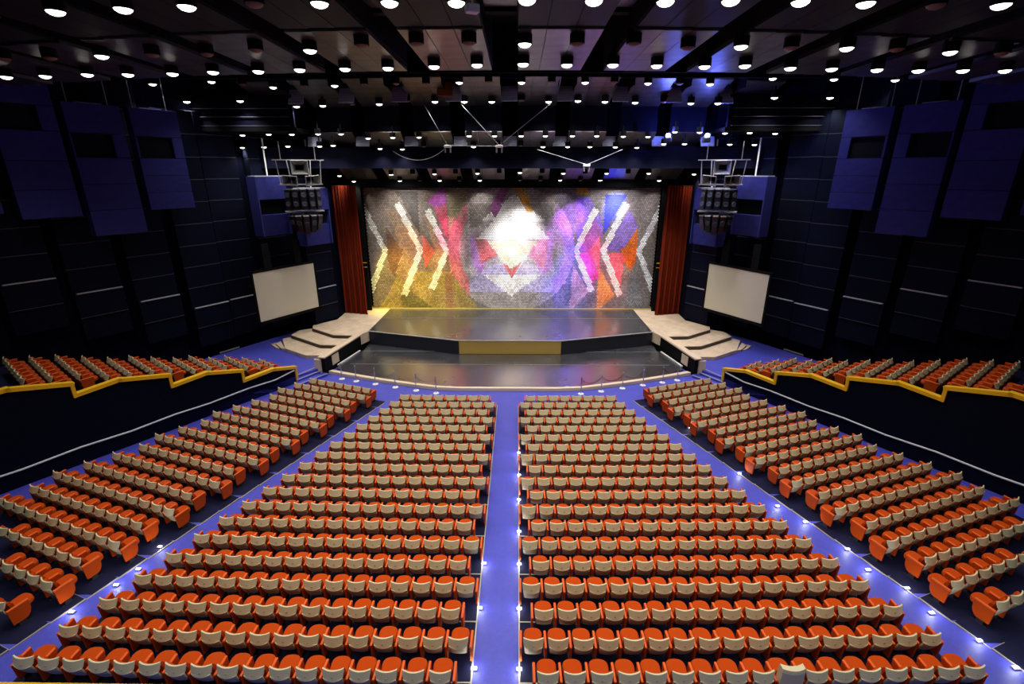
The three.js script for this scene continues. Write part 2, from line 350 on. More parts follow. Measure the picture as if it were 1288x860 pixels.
// the 300 seats that show largest are things of their own, the others one mass
const protoSeat = { L: buildSeat('L'), R: buildSeat('R'), LR: buildSeat('LR') };
for (const s of seats) {
  const p = new THREE.Vector3(s.x, s.y + 0.6, s.z), [u, v] = toPx(p), d = depthOf(p);
  s.in = u > -12 && u < 1300 && v < 868 && v > 0 && d > 0; s.d = d;
}
const shown = seats.filter(s => s.in).sort((a, b) => a.d - b.d);
const single = new Set(shown.slice(0, 300)), crowd = shown.slice(300);
for (const s of single) {
  const g = protoSeat[s.arms].clone(); g.name = numbered('theatre_seat'); g.position.set(s.x, s.y, s.z); g.rotation.set(0, s.ry, 0);
  g.userData = { label: s.label, category: 'seat', group: s.group }; scene.add(g);
}
{
  const tint = (g, c) => { const h = g.index ? g.toNonIndexed() : g.clone(); const n = h.attributes.position.count, a = new Float32Array(n * 3); for (let i = 0; i < n; i++) a.set([c.r, c.g, c.b], i * 3); for (const k of Object.keys(h.attributes)) if (!['position', 'normal'].includes(k)) h.deleteAttribute(k); h.setAttribute('color', new THREE.BufferAttribute(a, 3)); return h; };
  const mass = new THREE.Group(); mass.name = 'distant_theatre_seats';
  mass.userData = { kind: 'stuff', label: 'remaining rows of orange theatre seats with beige backs nearer the stage and on the terraces', category: 'seats' };
  const mat = new THREE.MeshPhysicalMaterial({ vertexColors: true, roughness: 0.65, specularIntensity: 0.5 });
  for (const arms of ['L', 'R', 'LR']) {
    const g = mergeGeometries(withArms(arms).map(([, k, m]) => tint(seatGeo[k], m.color))), list = crowd.filter(s => s.arms === arms);
    const im = new THREE.InstancedMesh(g, mat, list.length);
    im.name = 'seat_rows'; im.userData = { kind: 'stuff' };
    const m4 = new THREE.Matrix4(), e = new THREE.Euler();
    list.forEach((s, i) => { e.set(0, s.ry, 0); m4.makeRotationFromEuler(e).setPosition(s.x, s.y, s.z); im.setMatrixAt(i, m4); });
    mass.add(im);
  }
  scene.add(mass);
}
// one seat of the last row wears a pale cover
{
  const s = seats.filter(q => q.last).reduce((a, b) => Math.abs(toPx(new THREE.Vector3(a.x, a.y + 0.8, a.z))[0] - 1003) < Math.abs(toPx(new THREE.Vector3(b.x, b.y + 0.8, b.z))[0] - 1003) ? a : b);
  const g = thing('seat_cover', 'pale slip cover with a red band over one seat back in the last row', 'cover', [s.x, s.y, s.z], s.ry);
  part('cloth', gridSlab(8, 6, (i, j, q) => { const X = i - 0.5; return [X * (0.49 + 0.02 * (1 - j)), 0.50 + 0.50 * j, (q ? 0.06 : -0.10) - 0.06 * 4 * X * X + (j > 0.9 ? (q ? -0.02 : 0.02) : 0)]; }), M.beige, g);
  part('band', gridSlab(8, 1, (i, j, q) => { const X = i - 0.5; return [X * 0.514, 0.53 + 0.045 * j, (q ? 0.066 : -0.106) - 0.06 * 4 * X * X]; }), std([0.55, 0.05, 0.03], 0.6), g);
}

// parapets of the terraces with their yellow rails and a pale strip
const PAR = [[0, 0.92], [1.35, 1.30], [3.1, 1.28], [3.1, 1.82], [4.8, 2.34], [6.45, 2.28], [6.45, 2.80], [8.35, 3.32], [9.9, 3.22], [9.9, 3.70], [11.7, 4.2], [13.3, 4.12], [13.3, 4.65], [15.1, 5.15], [16.8, 5.1], [16.8, 5.6], [22, 6.2]];
for (const S of [-1, 1]) {
  const g = struct(`wall_terrace_${word(S)}`, `dark blue parapet of the ${word(S)} terrace with a stepped yellow rail`, 'wall');
  const sh = new THREE.Shape(); sh.moveTo(0, -0.5); for (const [t, y] of PAR) sh.lineTo(t, y - 0.06); sh.lineTo(22, -0.5); sh.lineTo(0, -0.5);
  const geo = new THREE.ExtrudeGeometry(sh, { depth: 0.16, bevelEnabled: false });
  // shape x -> along the parapet, y -> up, extrusion -> outward from the hall
  const X = PD(S), Z = PN(S).clone().negate();
  geo.applyMatrix4(new THREE.Matrix4().makeBasis(X, new THREE.Vector3(0, 1, 0), Z).setPosition(P0(S)));
  if (S > 0 || true) { const cr = X.clone().cross(new THREE.Vector3(0, 1, 0)).dot(Z); if (cr < 0) { geo.computeVertexNormals(); } }
  const wallMat = M.navy.clone(); wallMat.side = THREE.DoubleSide;
  part('parapet_wall', geo, wallMat, g);
  let prev = [0, 0.02];
  PAR.forEach(([t, y]) => {
    const vertical = Math.abs(t - prev[0]) < 1e-6;
    const a = parAt(S, prev[0] + (vertical ? -0.02 : -0.1), prev[1] - (vertical ? 0.05 : 0), -0.04), b = parAt(S, t + (vertical ? 0.0 : 0.04), y, -0.04);
    if (vertical) part('rail', new THREE.BoxGeometry(0.13, y - prev[1] + 0.1, 0.24).rotateY(Math.atan2(-PD(S).z, PD(S).x)).translate(a.x, (y + prev[1]) / 2, a.z), M.yellow, g);
    else part('rail', beamBox(a.toArray(), b.toArray(), 0.26, 0.15), M.yellow, g);
    prev = [t, y];
  });
  const strip = [[0.1, 0.80], [1.35, 0.66], [2.9, 0.72], [5.0, 0.66], [6.6, 0.72], [8.4, 0.66], [10.2, 0.74], [12.0, 0.68], [14, 0.75], [20, 0.75]].map(([t, h]) => { const p = parAt(S, t, 0, 0.04); return [p.x, floorY(p.z) + h, p.z]; });
  for (let i = 0; i + 1 < strip.length; i++) part('wall_strip', rod(strip[i], strip[i + 1], 0.04, 8), M.whiteStrip, g);
}

// ------------------------------------------------------------------ side walls with panel columns
const COLS = [['A2', 12.9, 15.05, 5.2, 0], ['A', 10.35, 12.45, 4.2, 0], ['B', 7.7, 9.88, 3.25, 0], ['C', 4.98, 7.18, 2.25, 0], ['D', 2.2, 4.42, 1.22, 0], ['E', -0.08, 2.12, 1.25, -0.12], ['F2', -2.73, -0.59, 1.2, 0.33], ['F', -4.76, -2.66, 1.2, 2.0]];
for (const S of [-1, 1]) {
  const w = struct(`wall_${word(S)}`, `dark navy ${word(S)} side wall with columns of stacked panels`, 'wall');
  const wb = (name, mat, s0, s1, y0, y1, o0, o1, r = 0) => {
    const c = wallAt(S, (s0 + s1) / 2, (y0 + y1) / 2, (o0 + o1) / 2);
    return part(name, r ? rboxGeo(s1 - s0, y1 - y0, o1 - o0, r) : boxGeo(s1 - s0, y1 - y0, o1 - o0), mat, w, c.toArray(), wallRy(S));
  };
  wb('wall_shell', M.navy, -9, 24, -0.6, 18.6, -1.0, -0.55);
  wb('wall_shell', M.navy, -5.1, -2.5, 0.3, 17.5, -0.6, 1.6);
  // wall goes straight back from here
  const e = wallAt(S, 23.6, 0, -0.7);
  box('wall_shell', M.navy, w, 0.4, 19.2, 18, e.x, 9, e.z + 8.4);
  for (const [, s0, s1, yb, o] of COLS) {
    for (let k = 0; k < 11; k++) {
      const y0 = yb + 1.25 * k, y1 = Math.min(y0 + 1.215, 17); if (y0 > 16.4) break;
      const out = k === 1 ? 0.12 : k === 0 ? 0.05 : 0.0;
      wb('wall_panel', k % 2 ? M.navyPanel : M.navyPanelB, s0, s1, y0, y1, o - 0.5, o + out, 0.03);
      if (k !== 2 && k) wb('joint_glint', M.joint, s0 + 0.02, s1 - 0.02, y0 - 0.036, y0, o - 0.45, o + out + 0.012);  // pale strips paint the light that panel edges catch
    }
    wb('ledge', M.alu, s0 + 0.02, s1 - 0.12, yb + 2.475, yb + 2.52, o - 0.02, o + 0.16);
  }
}
for (const S of [-1, 1]) {
  const n = N30(-1), D = n.dot(Q0(-1)) - 0.45, p = onPlane(289, 440, n, D);
  const g = thing('wall_rail', `short pale rail low on the wall behind the ${word(S)} terrace`, 'rail', [S < 0 ? p.x : -p.x, p.y, p.z], wallRy(S));
  const inw = new THREE.Vector3(Math.sin(wallRy(S)), 0, Math.cos(wallRy(S))).dot(N30(S)) > 0 ? 1 : -1;
  part('bar', rboxGeo(1.35, 0.1, 0.06, 0.02), M.white, g);
  for (const q of [-0.5, 0.5]) part('bracket', boxGeo(0.06, 0.06, 0.1), M.steel, g, [q, 0, -inw * 0.06]);
}
// large blue panels hung off the wall
const HUNG = [['fourth', 11.75, 14.0, 9.9, 15.9, [12.3, 13.6, 14.0, 15.0]], ['third', 8.98, 11.22, 9.6, 15.45, [9.62, 11.0, 13.42, 14.45]], ['second', 6.36, 8.68, 8.6, 14.72, [6.95, 8.6, 12.33, 13.4]], ['first', 3.68, 5.97, 9.7, 14.72, [4.2, 5.85, 12.33, 13.36]]];
for (const S of [-1, 1]) for (const [nth, s0, s1, y0, y1, h] of HUNG) {
  const c = wallAt(S, (s0 + s1) / 2, y0, 1.25), T = 0.55;
  const g = thing('acoustic_reflector', `tall blue acoustic panel with dark grille, ${nth} from the stage on the ${word(S)} wall`, 'panel', c.toArray(), wallRy(S));
  // local x runs along the wall direction, local z out of the wall for one side and into it for the other
  const inward = new THREE.Vector3(Math.sin(wallRy(S)), 0, Math.cos(wallRy(S))).dot(N30(S)) > 0 ? 1 : -1;
  const W = s1 - s0, H = y1 - y0, sc = (s0 + s1) / 2;
  const rows = [0, (h[2] - y0 - 0.02) / 3, 2 * (h[2] - y0 - 0.02) / 3, h[2] - y0 - 0.02];
  const bx = (name, mat, x0, x1, ya, yb2, t = T) => part(name, rboxGeo(x1 - x0, yb2 - ya, t, 0.02), mat, g, [(x0 + x1) / 2, (ya + yb2) / 2, -inward * t / 2]);
  for (let i = 0; i < 3; i++) bx('board', i % 2 ? M.hungBlue : M.hungBlueB, -W / 2, W / 2, rows[i] + 0.015, rows[i + 1]);
  bx('board', M.hungBlue, -W / 2, W / 2, h[3] - y0 + 0.02, H);
  bx('board', M.hungBlueB, -W / 2, h[0] - sc, h[2] - y0, h[3] - y0);
  if (h[1] - sc < W / 2 - 0.05) bx('board', M.hungBlueB, h[1] - sc, W / 2, h[2] - y0, h[3] - y0);
  const gr = part('grille', boxGeo(h[1] - h[0], h[3] - h[2], 0.3), M.grille, g, [(h[0] + h[1]) / 2 - sc, (h[2] + h[3]) / 2 - y0, -inward * (0.12 + 0.2)]);
  for (const yy of [h[2] + 0.015, h[3] - 0.015]) part('grille_edge', boxGeo(h[1] - h[0], 0.03, 0.05), M.ceilDark, gr, [0, yy - (h[2] + h[3]) / 2, inward * 0.15]);
  part('top_rail', boxGeo(W * 0.45, 0.06, 0.2), M.alu, g, [0, H + 0.03, -inward * 0.3]);
  for (const q of [-0.35, 0.35]) part('hanger', new THREE.CylinderGeometry(0.02, 0.02, 18.0 - y1, 6), M.steel, g, [q * W, H + (18.0 - y1) / 2, -inward * 0.3]);
  for (const q of [-0.3, 0.3]) part('bracket', boxGeo(0.12, 0.12, 1.35), M.black, g, [q * W, H * 0.4, -inward * (T + 0.6)]);
}

// ------------------------------------------------------------------ back of the hall, roof, balcony under the camera
{
  const e = wallAt(1, 23.6, 0, -0.7);
  const b = struct('wall_back', 'dark back wall of the hall', 'wall'); box('wall_shell', M.navy, b, 2 * e.x + 1, 19.2, 0.4, 0, 9, 6.2);
  const bal = struct('floor_balcony', 'balcony floor with a yellow front rail', 'floor');
  box('balcony_slab', M.carpetSeat, bal, 2 * e.x, 0.3, 6.8, 0, 9.3, 2.6);
  const r1 = onZ(10, 857.5, -1.0), r2 = onZ(300, 861.5, -1.0), dir = r2.clone().sub(r1).normalize(), a = r1.clone().addScaledVector(dir, -3), b2 = r1.clone().addScaledVector(dir, 6);
  box('balcony_front', M.navy, bal, 2 * e.x, 0.9, 0.12, 0, 9.6, -0.9);
  part('balcony_rail', beamBox([a.x, a.y - 0.05, a.z + 0.05], [b2.x, b2.y - 0.05, b2.z + 0.05], 0.1, 0.1), M.yellow, bal);
  for (let i = 0; i < 5; i++) { const q = a.clone().lerp(b2, i / 4); part('rail_post', boxGeo(0.05, 0.45, 0.05), M.yellow, bal, [q.x, q.y - 0.3, q.z + 0.05]); }
}

// ------------------------------------------------------------------ stage
const YS = 1.1, YA = 0.15, ZC = -38.6;
const stage = thing('stage', 'black main stage with a low dark forestage in front of the sequin curtain', 'stage', [0, 0, 0]);
{
  const front = [[-10, -32.8], [-3.38, -30.8], [3.38, -30.8], [10, -32.8]];
  part('deck_board', slab([[-9.85, -36], ...front.map(([x, z]) => [x * 0.995, z - 0.02]), [9.85, -36]], YS, YS - 0.12), M.deck, stage);
  part('deck_board', slab([[-9.85, -39.6], [-9.85, -36.02], [9.85, -36.02], [9.85, -39.6]], YS, YS - 0.12), M.deck, stage);
  box('deck_seam', M.seam, stage, 19.6, 0.006, 0.03, 0, YS + 0.002, -36.01);
  part('stage_base', slab([[-9.9, -39.6], [-9.9, -32.9], [-3.4, -30.95], [3.4, -30.95], [9.9, -32.9], [9.9, -39.6]], YS - 0.12, -0.2), M.black, stage);
  for (let i = 0; i < 3; i++) {
    const a = front[i], b = front[i + 1], d = 0.16;
    const f = part('fascia_panel', beamBox([a[0], (YS + YA) / 2 - 0.02, a[1] - 0.05], [b[0], (YS + YA) / 2 - 0.02, b[1] - 0.05], d, YS - YA - 0.06), i === 1 ? M.fasciaGoldLight : M.fascia, stage);
    part('deck_edge', beamBox([a[0], YS - 0.015, a[1]], [b[0], YS - 0.015, b[1]], 0.14, 0.045), M.seam, f);
  }
  // forestage with a cream lip round its curved front
  const lip = []; for (let i = 0; i <= 16; i++) { const x = -11 + 22 * i / 16, k = Math.max(0, Math.abs(x) - 3.6); lip.push([x, -25.25 - 0.24 * k - 0.012 * k * k]); }
  const inner = lip.map(([x, z]) => [x * 0.985, z - 0.22]);
  const cut = -28.9;
  const sideX = z => 10 + (z + 32.8) / 5.2 * 1.05;
  part('forestage_board', slab([...inner.slice(1, -1), [sideX(cut) - 0.1, inner[0][1] - 0.3], [sideX(cut) - 0.1, cut], [-sideX(cut) + 0.1, cut], [-sideX(cut) + 0.1, inner[0][1] - 0.3]], YA, -0.3), M.deck, stage);
  part('forestage_board', slab([[-sideX(cut) + 0.1, cut - 0.02], [sideX(cut) - 0.1, cut - 0.02], [9.95, -31.3], [-9.95, -31.3]], YA, -0.3), M.deck, stage);
  part('forestage_board', slab([[-9.95, -31.32], [9.95, -31.32], [10, -32.8], [3.38, -30.8], [-3.38, -30.8], [-10, -32.8]].map(([x, z]) => [x, Math.min(z, z)]), YA - 0.001, -0.3), M.deck, stage);
  for (const z of [cut - 0.01, -31.31]) box('deck_seam', M.seam, stage, 20.2, 0.006, 0.035, 0, YA + 0.003, z);
  for (let i = 0; i < 16; i++) {
    const q = [lip[i], lip[i + 1], inner[i + 1], inner[i]];
    part('lip_segment', slab(q, YA + 0.03, -0.2), M.creamEdge, stage);
  }
  for (const S of [-1, 1]) {
    const a = [S * 10.0, -32.9], b = [S * 11.08, -27.55];
    const wv = new THREE.Vector3(b[0] - a[0], 0, b[1] - a[1]).normalize(), nx = S * 0.18;
    const w = part('side_wall', beamBox([a[0] + nx, 0.5, a[1]], [b[0] + nx, 0.5, b[1]], 0.3, 1.1), M.black, stage);
    part('wall_cap', beamBox([a[0] + nx * 1.2, YS - 0.01, a[1]], [b[0] + nx * 1.2, YS - 0.01, b[1] + 0.05], 0.46, 0.08), M.cream, w);
    part('wall_end', beamBox([b[0] + nx * 2.6 - wv.x * 0.06, 0.48, b[1] - wv.z * 0.06], [b[0] + nx * 2.6 + wv.x * 0.06, 0.48, b[1] + wv.z * 0.06], 0.42, 1.0), M.creamEdge, w);
    part('wall_facing', beamBox([a[0] + nx * 2.3, 0.5, a[1]], [b[0] + nx * 2.3, 0.5, b[1]], 0.08, 1.0), M.creamEdge, w);
    part('notice_panel', beamBox([b[0] - wv.x * 1.5 + S * 0.02, 0.62, b[1] - wv.z * 1.5], [b[0] - wv.x * 0.75 + S * 0.02, 0.62, b[1] - wv.z * 0.75], 0.03, 0.62), M.creamEdge, w);
    part('floor_rail', beamBox([S * 10.15, 0.2, -31.2], [S * 10.75, 0.2, -28.6], 0.09, 0.08), M.white, w);
  }
}
// cream side steps
for (const S of [-1, 1]) {
  const g = thing('stage_steps', `cream stepped platform at the ${word(S)} side of the stage`, 'steps', [0, 0, 0]);
  const tread = (pts, y, b, edge) => {
    const t = part('tread', slab(mir(S, pts), y, b), M.cream, g);
    for (let i = 0; edge && i + 1 < edge.length; i++) { const [A, B] = mir(S, [edge[i], edge[i + 1]]); part('riser', beamBox([A[0], y - 0.13, A[1] + 0.01], [B[0], y - 0.13, B[1] + 0.01], 0.05, 0.2), M.riserDark, t); }
  };
  tread([[-9.87, -39.5], [-9.87, -32.8], [-10.28, -31.75], [-12.08, -31.86], [-14.12, -33.37], [-14.35, -34.1], [-13.1, -35.6], [-13.15, -38.7], [-11.9, -38.7], [-11.9, -39.5]], YS, SIDE_FLOOR, [[-10.4, -31.75], [-12.08, -31.86], [-14.12, -33.37]]);
  const part2 = (pts, y, edge) => tread(pts, y, SIDE_FLOOR - 0.05, edge);
  part2([[-10.28, -31.75], [-10.75, -30.4], [-12.5, -30.5], [-15.3, -32.5], [-15.2, -33.6], [-14.3, -34.1], [-14.1, -33.4], [-12.08, -31.85]], 0.87, [[-10.85, -30.42], [-12.5, -30.5], [-15.3, -32.5]]);
  part2([[-10.75, -30.4], [-11.0, -29.15], [-12.95, -29.15], [-14.85, -30.45], [-15.9, -32.4], [-15.3, -33.0], [-15.25, -32.5], [-12.5, -30.5]], 0.63);
  part2([[-14.87, -30.5], [-15.3, -30.75], [-16.0, -31.6], [-15.9, -32.1]], 0.56, [[-15.3, -30.75], [-16.0, -31.6]]);
  part2([[-15.3, -30.75], [-15.75, -31.0], [-16.4, -31.7], [-16.0, -32.0]], 0.49);
}

// ------------------------------------------------------------------ proscenium
const pros = struct('wall_stage', 'dark wall and header round the stage opening', 'wall');
{
  box('wall_shell', M.black, pros, 40, 19, 0.3, 0, 9, -40.2);
  box('header', M.black, pros, 26, 2.2, 0.3, 0, 11.65, -38.25);
  box('header', M.ceilBlue, pros, 40, 5.5, 0.4, 0, 15.6, -38.6);
  for (const S of [-1, 1]) {
    box('masking_leg', M.black, pros, 0.7, 9.6, 0.15, S * 11.55, 5.8, -38.2);
    box('wall_shell', M.navy, pros, 4.2, 18, 0.3, S * 15.3, 9, -38.9);
    box('wall_shell', M.navy, pros, 0.3, 18, 3.4, S * 13.35, 9.3, -37.5 + 0.1);
    for (const y of [4.6, 4.95]) box('marker_strip', M.yellow, pros, 0.55, 0.05, 0.03, S * 11.5, y, -38.1);
  }
}
function drape(w, h, folds, amp) {
  const nx = folds * 8, ny = 10, g = new THREE.PlaneGeometry(w, h, nx, ny), p = g.attributes.position;
  for (let i = 0; i < p.count; i++) {
    const x = p.getX(i), y = p.getY(i), t = x / w * folds * Math.PI * 2, k = 0.75 + 0.25 * (0.5 - y / h);
    p.setZ(i, amp * k * (Math.sin(t) + 0.35 * Math.sin(t * 0.5 + 1.3 + y * 0.15) + 0.18 * Math.sin(2.3 * t)));
    p.setX(i, x + 0.02 * Math.sin(y * 0.7 + t));
  }
  g.computeVertexNormals(); return g;
}
for (const S of [-1, 1]) {
  const g = thing('stage_curtain', `red pleated stage curtain drawn to the ${word(S)} side of the opening`, 'curtain', [S * 12.15, YS, -37.25], -S * -0.25);
  part('drape', drape(2.0, 9.6, 9, 0.12), M.red, g, [0, 4.8, 0]);
  part('hem', boxGeo(1.95, 0.06, 0.12), M.red, g, [0, 0.03, 0]);
}

// ------------------------------------------------------------------ sequin curtain
{
  const g = thing('sequin_curtain', 'shimmering sequin curtain patterned with chevrons, a circle and a star behind the stage', 'curtain', [0, YS, ZC]);
  part('backing', boxGeo(22.4, 9.4, 0.05), std([0.05, 0.045, 0.045], 0.7), g, [0, 4.7, -0.12]);
  part('hem_bar', boxGeo(22.4, 0.1, 0.08), std([0.55, 0.45, 0.16], 0.4), g, [0, 0.06, -0.02]);
  const polys = [];
  const P = (c, ...pts) => polys.push([c, pts]);
  const both = (c, d, ...pts) => { P(c, ...pts); P(d || c, ...pts.map(([u, v]) => [1284 - u, v])); };
  P([128, 116, 106], [450, 230], [564, 230], [564, 395], [450, 395]);
  P([132, 124, 126], [720, 230], [835, 230], [835, 395], [720, 395]);
  P([150, 140, 112], [564, 230], [588, 230], [588, 395], [564, 395]);
  P([128, 122, 140], [696, 230], [720, 230], [720, 395], [696, 395]);
  // bottom triangles, yellow light at the lower left painted into their tints
  P([160, 142, 84], [468, 389], [500, 340], [560, 340], [600, 389]);
  P([118, 112, 70], [500, 389], [497, 372], [512, 366], [540, 389]);
  P([150, 112, 88], [556, 389], [556, 350], [566, 330], [566, 389]);
  P([132, 134, 142], [756, 389], [800, 338], [816, 389]);
  P([206, 164, 160], [720, 330], [742, 366], [722, 389], [718, 389]);
  P([214, 160, 108], [753, 330], [776, 372], [757, 389], [753, 389]);
  // between the chevrons, left: warm reflected light put into the tints
  P([150, 126, 104], [487, 262], [505, 262], [530, 313], [512, 366], [492, 340], [505, 313]);
  P([112, 82, 66], [485, 283], [505, 313], [492, 345], [485, 334]);
  P([78, 72, 70], [500, 240], [528, 240], [528, 296], [508, 252]);
  P([166, 136, 104], [532, 262], [548, 290], [563, 313], [549, 352], [535, 330], [545, 313]);
  P([222, 108, 86], [530, 292], [546, 313], [531, 338]);
  P([168, 84, 168], [540, 252], [556, 236], [563, 238], [563, 262], [548, 262]);
  P([198, 84, 108], [546, 262], [563, 256], [563, 300]);
  P([226, 146, 112], [564, 288], [582, 313], [564, 342]);
  P([204, 104, 124], [569, 284], [588, 252], [588, 304]);
  P([212, 116, 122], [572, 342], [588, 322], [588, 368]);
  // right: violet, blue and orange reflected light put into the tints
  P([140, 112, 226], [721, 248], [737, 246], [755, 280], [755, 296], [724, 300]);
  P([212, 168, 40], [722, 236], [733, 236], [737, 246], [722, 246]);
  P([168, 92, 190], [722, 313], [746, 272], [755, 292], [742, 313]);
  P([228, 120, 150], [739, 313], [753, 294], [755, 340]);
  P([212, 88, 168], [722, 318], [742, 313], [755, 346], [748, 354]);
  P([62, 62, 224], [756, 246], [782, 246], [756, 294]);
  P([132, 104, 190], [757, 313], [788, 262], [799, 284], [784, 313]);
  P([214, 108, 130], [757, 318], [786, 313], [782, 362], [778, 366]);
  P([216, 110, 40], [780, 313], [800, 284], [800, 328], [793, 338]);
  P([120, 112, 108], [802, 318], [826, 270], [826, 360]);
  // chevron stripes
  const chev = (u0, sgn, arm, wdt, c) => { for (const s of [-1, 1]) P(c, [u0, 313], [u0 + sgn * wdt, 313], [u0 + sgn * (wdt + 0.45 * arm), 313 + s * arm], [u0 + sgn * 0.45 * arm, 313 + s * (arm + 4)]); };
  chev(486, -1, 58, 7, [226, 228, 218]); chev(531, -1, 56, 7.5, [236, 236, 226]); chev(564, -1, 48, 7.5, [238, 236, 228]);
  chev(799, 1, 56, 7, [226, 230, 240]); chev(754, 1, 56, 7.5, [240, 236, 240]); chev(720, 1, 50, 7, [240, 234, 242]);
  // square and star within the circle
  const SQ = [];
  const sq = (c, ...pts) => SQ.push([c, pts]);
  sq([190, 180, 184], [588, 253], [696, 253], [696, 366], [588, 366]);
  sq([150, 142, 138], [590, 256], [626, 256], [602, 284], [590, 284]); sq([158, 152, 154], [662, 256], [694, 256], [694, 288], [682, 280]);
  sq([200, 148, 216], [590, 292], [612, 313], [604, 350], [590, 322]); sq([206, 160, 222], [694, 296], [668, 313], [680, 352], [694, 330]);
  sq([224, 122, 128], [596, 292], [632, 313], [604, 330]); sq([228, 150, 190], [690, 288], [656, 313], [684, 336]);
  sq([196, 186, 224], [588, 352], [618, 330], [668, 330], [696, 352], [696, 366], [588, 366]);
  sq([252, 250, 246], [645, 244], [604, 276], [620, 276], [598, 298], [690, 298], [668, 276], [684, 276]);
  sq([250, 246, 244], [642, 372], [606, 344], [680, 344]);
  sq([224, 206, 190], [612, 300], [676, 300], [642, 346]);
  sq([208, 120, 116], [628, 326], [642, 348], [656, 326], [642, 336]);
  sq([168, 96, 158], [615, 258], [631, 234], [641, 234], [622, 274]); sq([204, 152, 62], [645, 236], [657, 236], [670, 264], [661, 266]);
  const inside = (pts, u, v) => { let c = false; for (let i = 0, j = pts.length - 1; i < pts.length; j = i++) { const [xi, yi] = pts[i], [xj, yj] = pts[j]; if ((yi > v) !== (yj > v) && u < (xj - xi) * (v - yi) / (yj - yi) + xi) c = !c; } return c; };
  const printAndLight = (u, v) => {  // printed pattern colours, with reflections of coloured stage light painted in
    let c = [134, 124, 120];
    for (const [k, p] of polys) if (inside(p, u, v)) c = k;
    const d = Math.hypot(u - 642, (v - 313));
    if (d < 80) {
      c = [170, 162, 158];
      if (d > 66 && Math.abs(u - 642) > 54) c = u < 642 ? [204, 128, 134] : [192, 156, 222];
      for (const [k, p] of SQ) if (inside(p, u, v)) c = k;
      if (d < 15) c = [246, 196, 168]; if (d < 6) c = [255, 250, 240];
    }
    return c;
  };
  const cols = 150, rows = 74, dx = 22.3 / cols, dy = 9.35 / rows;
  const sh = new THREE.CircleGeometry(0.5, 8); sh.scale(dx * 1.04, dy * 0.98, 1);
  const bump = sh.attributes.position; for (let i = 0; i < bump.count; i++) bump.setZ(i, i === 0 ? 0.012 : 0);
  sh.computeVertexNormals();
  const im = new THREE.InstancedMesh(sh, new THREE.MeshStandardMaterial({ roughness: 0.45, metalness: 0.15, side: THREE.DoubleSide }), cols * rows);
  im.name = 'sequins'; im.userData = { kind: 'stuff', label: 'tiny coloured sequins' };
  im.castShadow = im.receiveShadow = true;
  const m4 = new THREE.Matrix4(), e = new THREE.Euler(), q = new THREE.Quaternion(), one = new THREE.Vector3(1, 1, 1), c = new THREE.Color();
  let n = 0;
  for (let j = 0; j < rows; j++) for (let i = 0; i < cols; i++) {
    const x = -11.15 + dx * (i + 0.5 + (j % 2 ? 0.25 : -0.25)), y = dy * (j + 0.5);
    const u = 642 + x * 16.2, v = 389 - y * 16.28;
    const k = printAndLight(u, v), f = (0.86 + 0.28 * rnd()) * (0.86 + 0.28 * n32((x + 12) * 10, y * 10));  // f varies the tints in patches, as painted shimmer
    e.set(-0.2 + (rnd() - 0.5) * 0.12, (rnd() - 0.5) * 0.12, 0); q.setFromEuler(e);
    m4.compose(new THREE.Vector3(x, y + 0.05, 0.004 * (j % 2)), q, one); im.setMatrixAt(n, m4);
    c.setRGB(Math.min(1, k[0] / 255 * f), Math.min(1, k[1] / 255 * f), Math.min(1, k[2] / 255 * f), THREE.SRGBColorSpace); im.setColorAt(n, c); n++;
  }
  g.add(im);
}

// ------------------------------------------------------------------ rope posts along the forestage
const POSTS_L = [[431, 475.5], [449, 478.5], [473, 482], [498, 486], [524, 490], [549, 493.5]];
const posts = { '-1': [], '1': [] };
for (const S of [-1, 1]) POSTS_L.forEach(([u, v], i) => {
  const p = onY(u, v, 0), x = S * Math.abs(p.x), z = p.z + 0.12;
  const t = thing('rope_post', `${['first', 'second', 'third', 'fourth', 'fifth', 'sixth'][i]} chrome rope post from the ${word(S)} side wall of the forestage`, 'post', [x, 0, z], 0, 'rope posts before the stage');
  part('base', new THREE.LatheGeometry([[0, 0], [0.17, 0], [0.17, 0.015], [0.15, 0.03], [0.03, 0.055], [0, 0.055]].map(a => new THREE.Vector2(...a)), 20), M.white, t);
  part('pole', new THREE.CylinderGeometry(0.025, 0.025, 0.9, 10), M.steel, t, [0, 0.5, 0]);
  part('finial', new THREE.LatheGeometry([[0, 0], [0.045, 0], [0.05, 0.03], [0.03, 0.05], [0.035, 0.075], [0, 0.095]].map(a => new THREE.Vector2(...a)), 12), M.steel, t, [0, 0.93, 0]);
  posts[S].push([x, 0.9, z]);
});
for (const S of [-1, 1]) for (let i = 0; i < 5; i++) {
  const a = posts[S][i], b = posts[S][i + 1], pts = [];
  for (let k = 0; k <= 8; k++) { const t = k / 8; pts.push([a[0] + (b[0] - a[0]) * t, 0.9 - (S > 0 ? 0.34 : 0.3) * 4 * t * (1 - t), a[2] + (b[2] - a[2]) * t]); }
  const r = part('barrier_rope', tube(pts, S > 0 ? 0.022 : 0.014, 20), M.rope, scene); r.name = numbered('barrier_rope');
  r.userData = { label: `dark red rope hanging between the ${ORD[i + 1]} and ${ORD[i + 2]} posts, ${word(S)} side`, category: 'rope', group: 'ropes before the stage' };
}

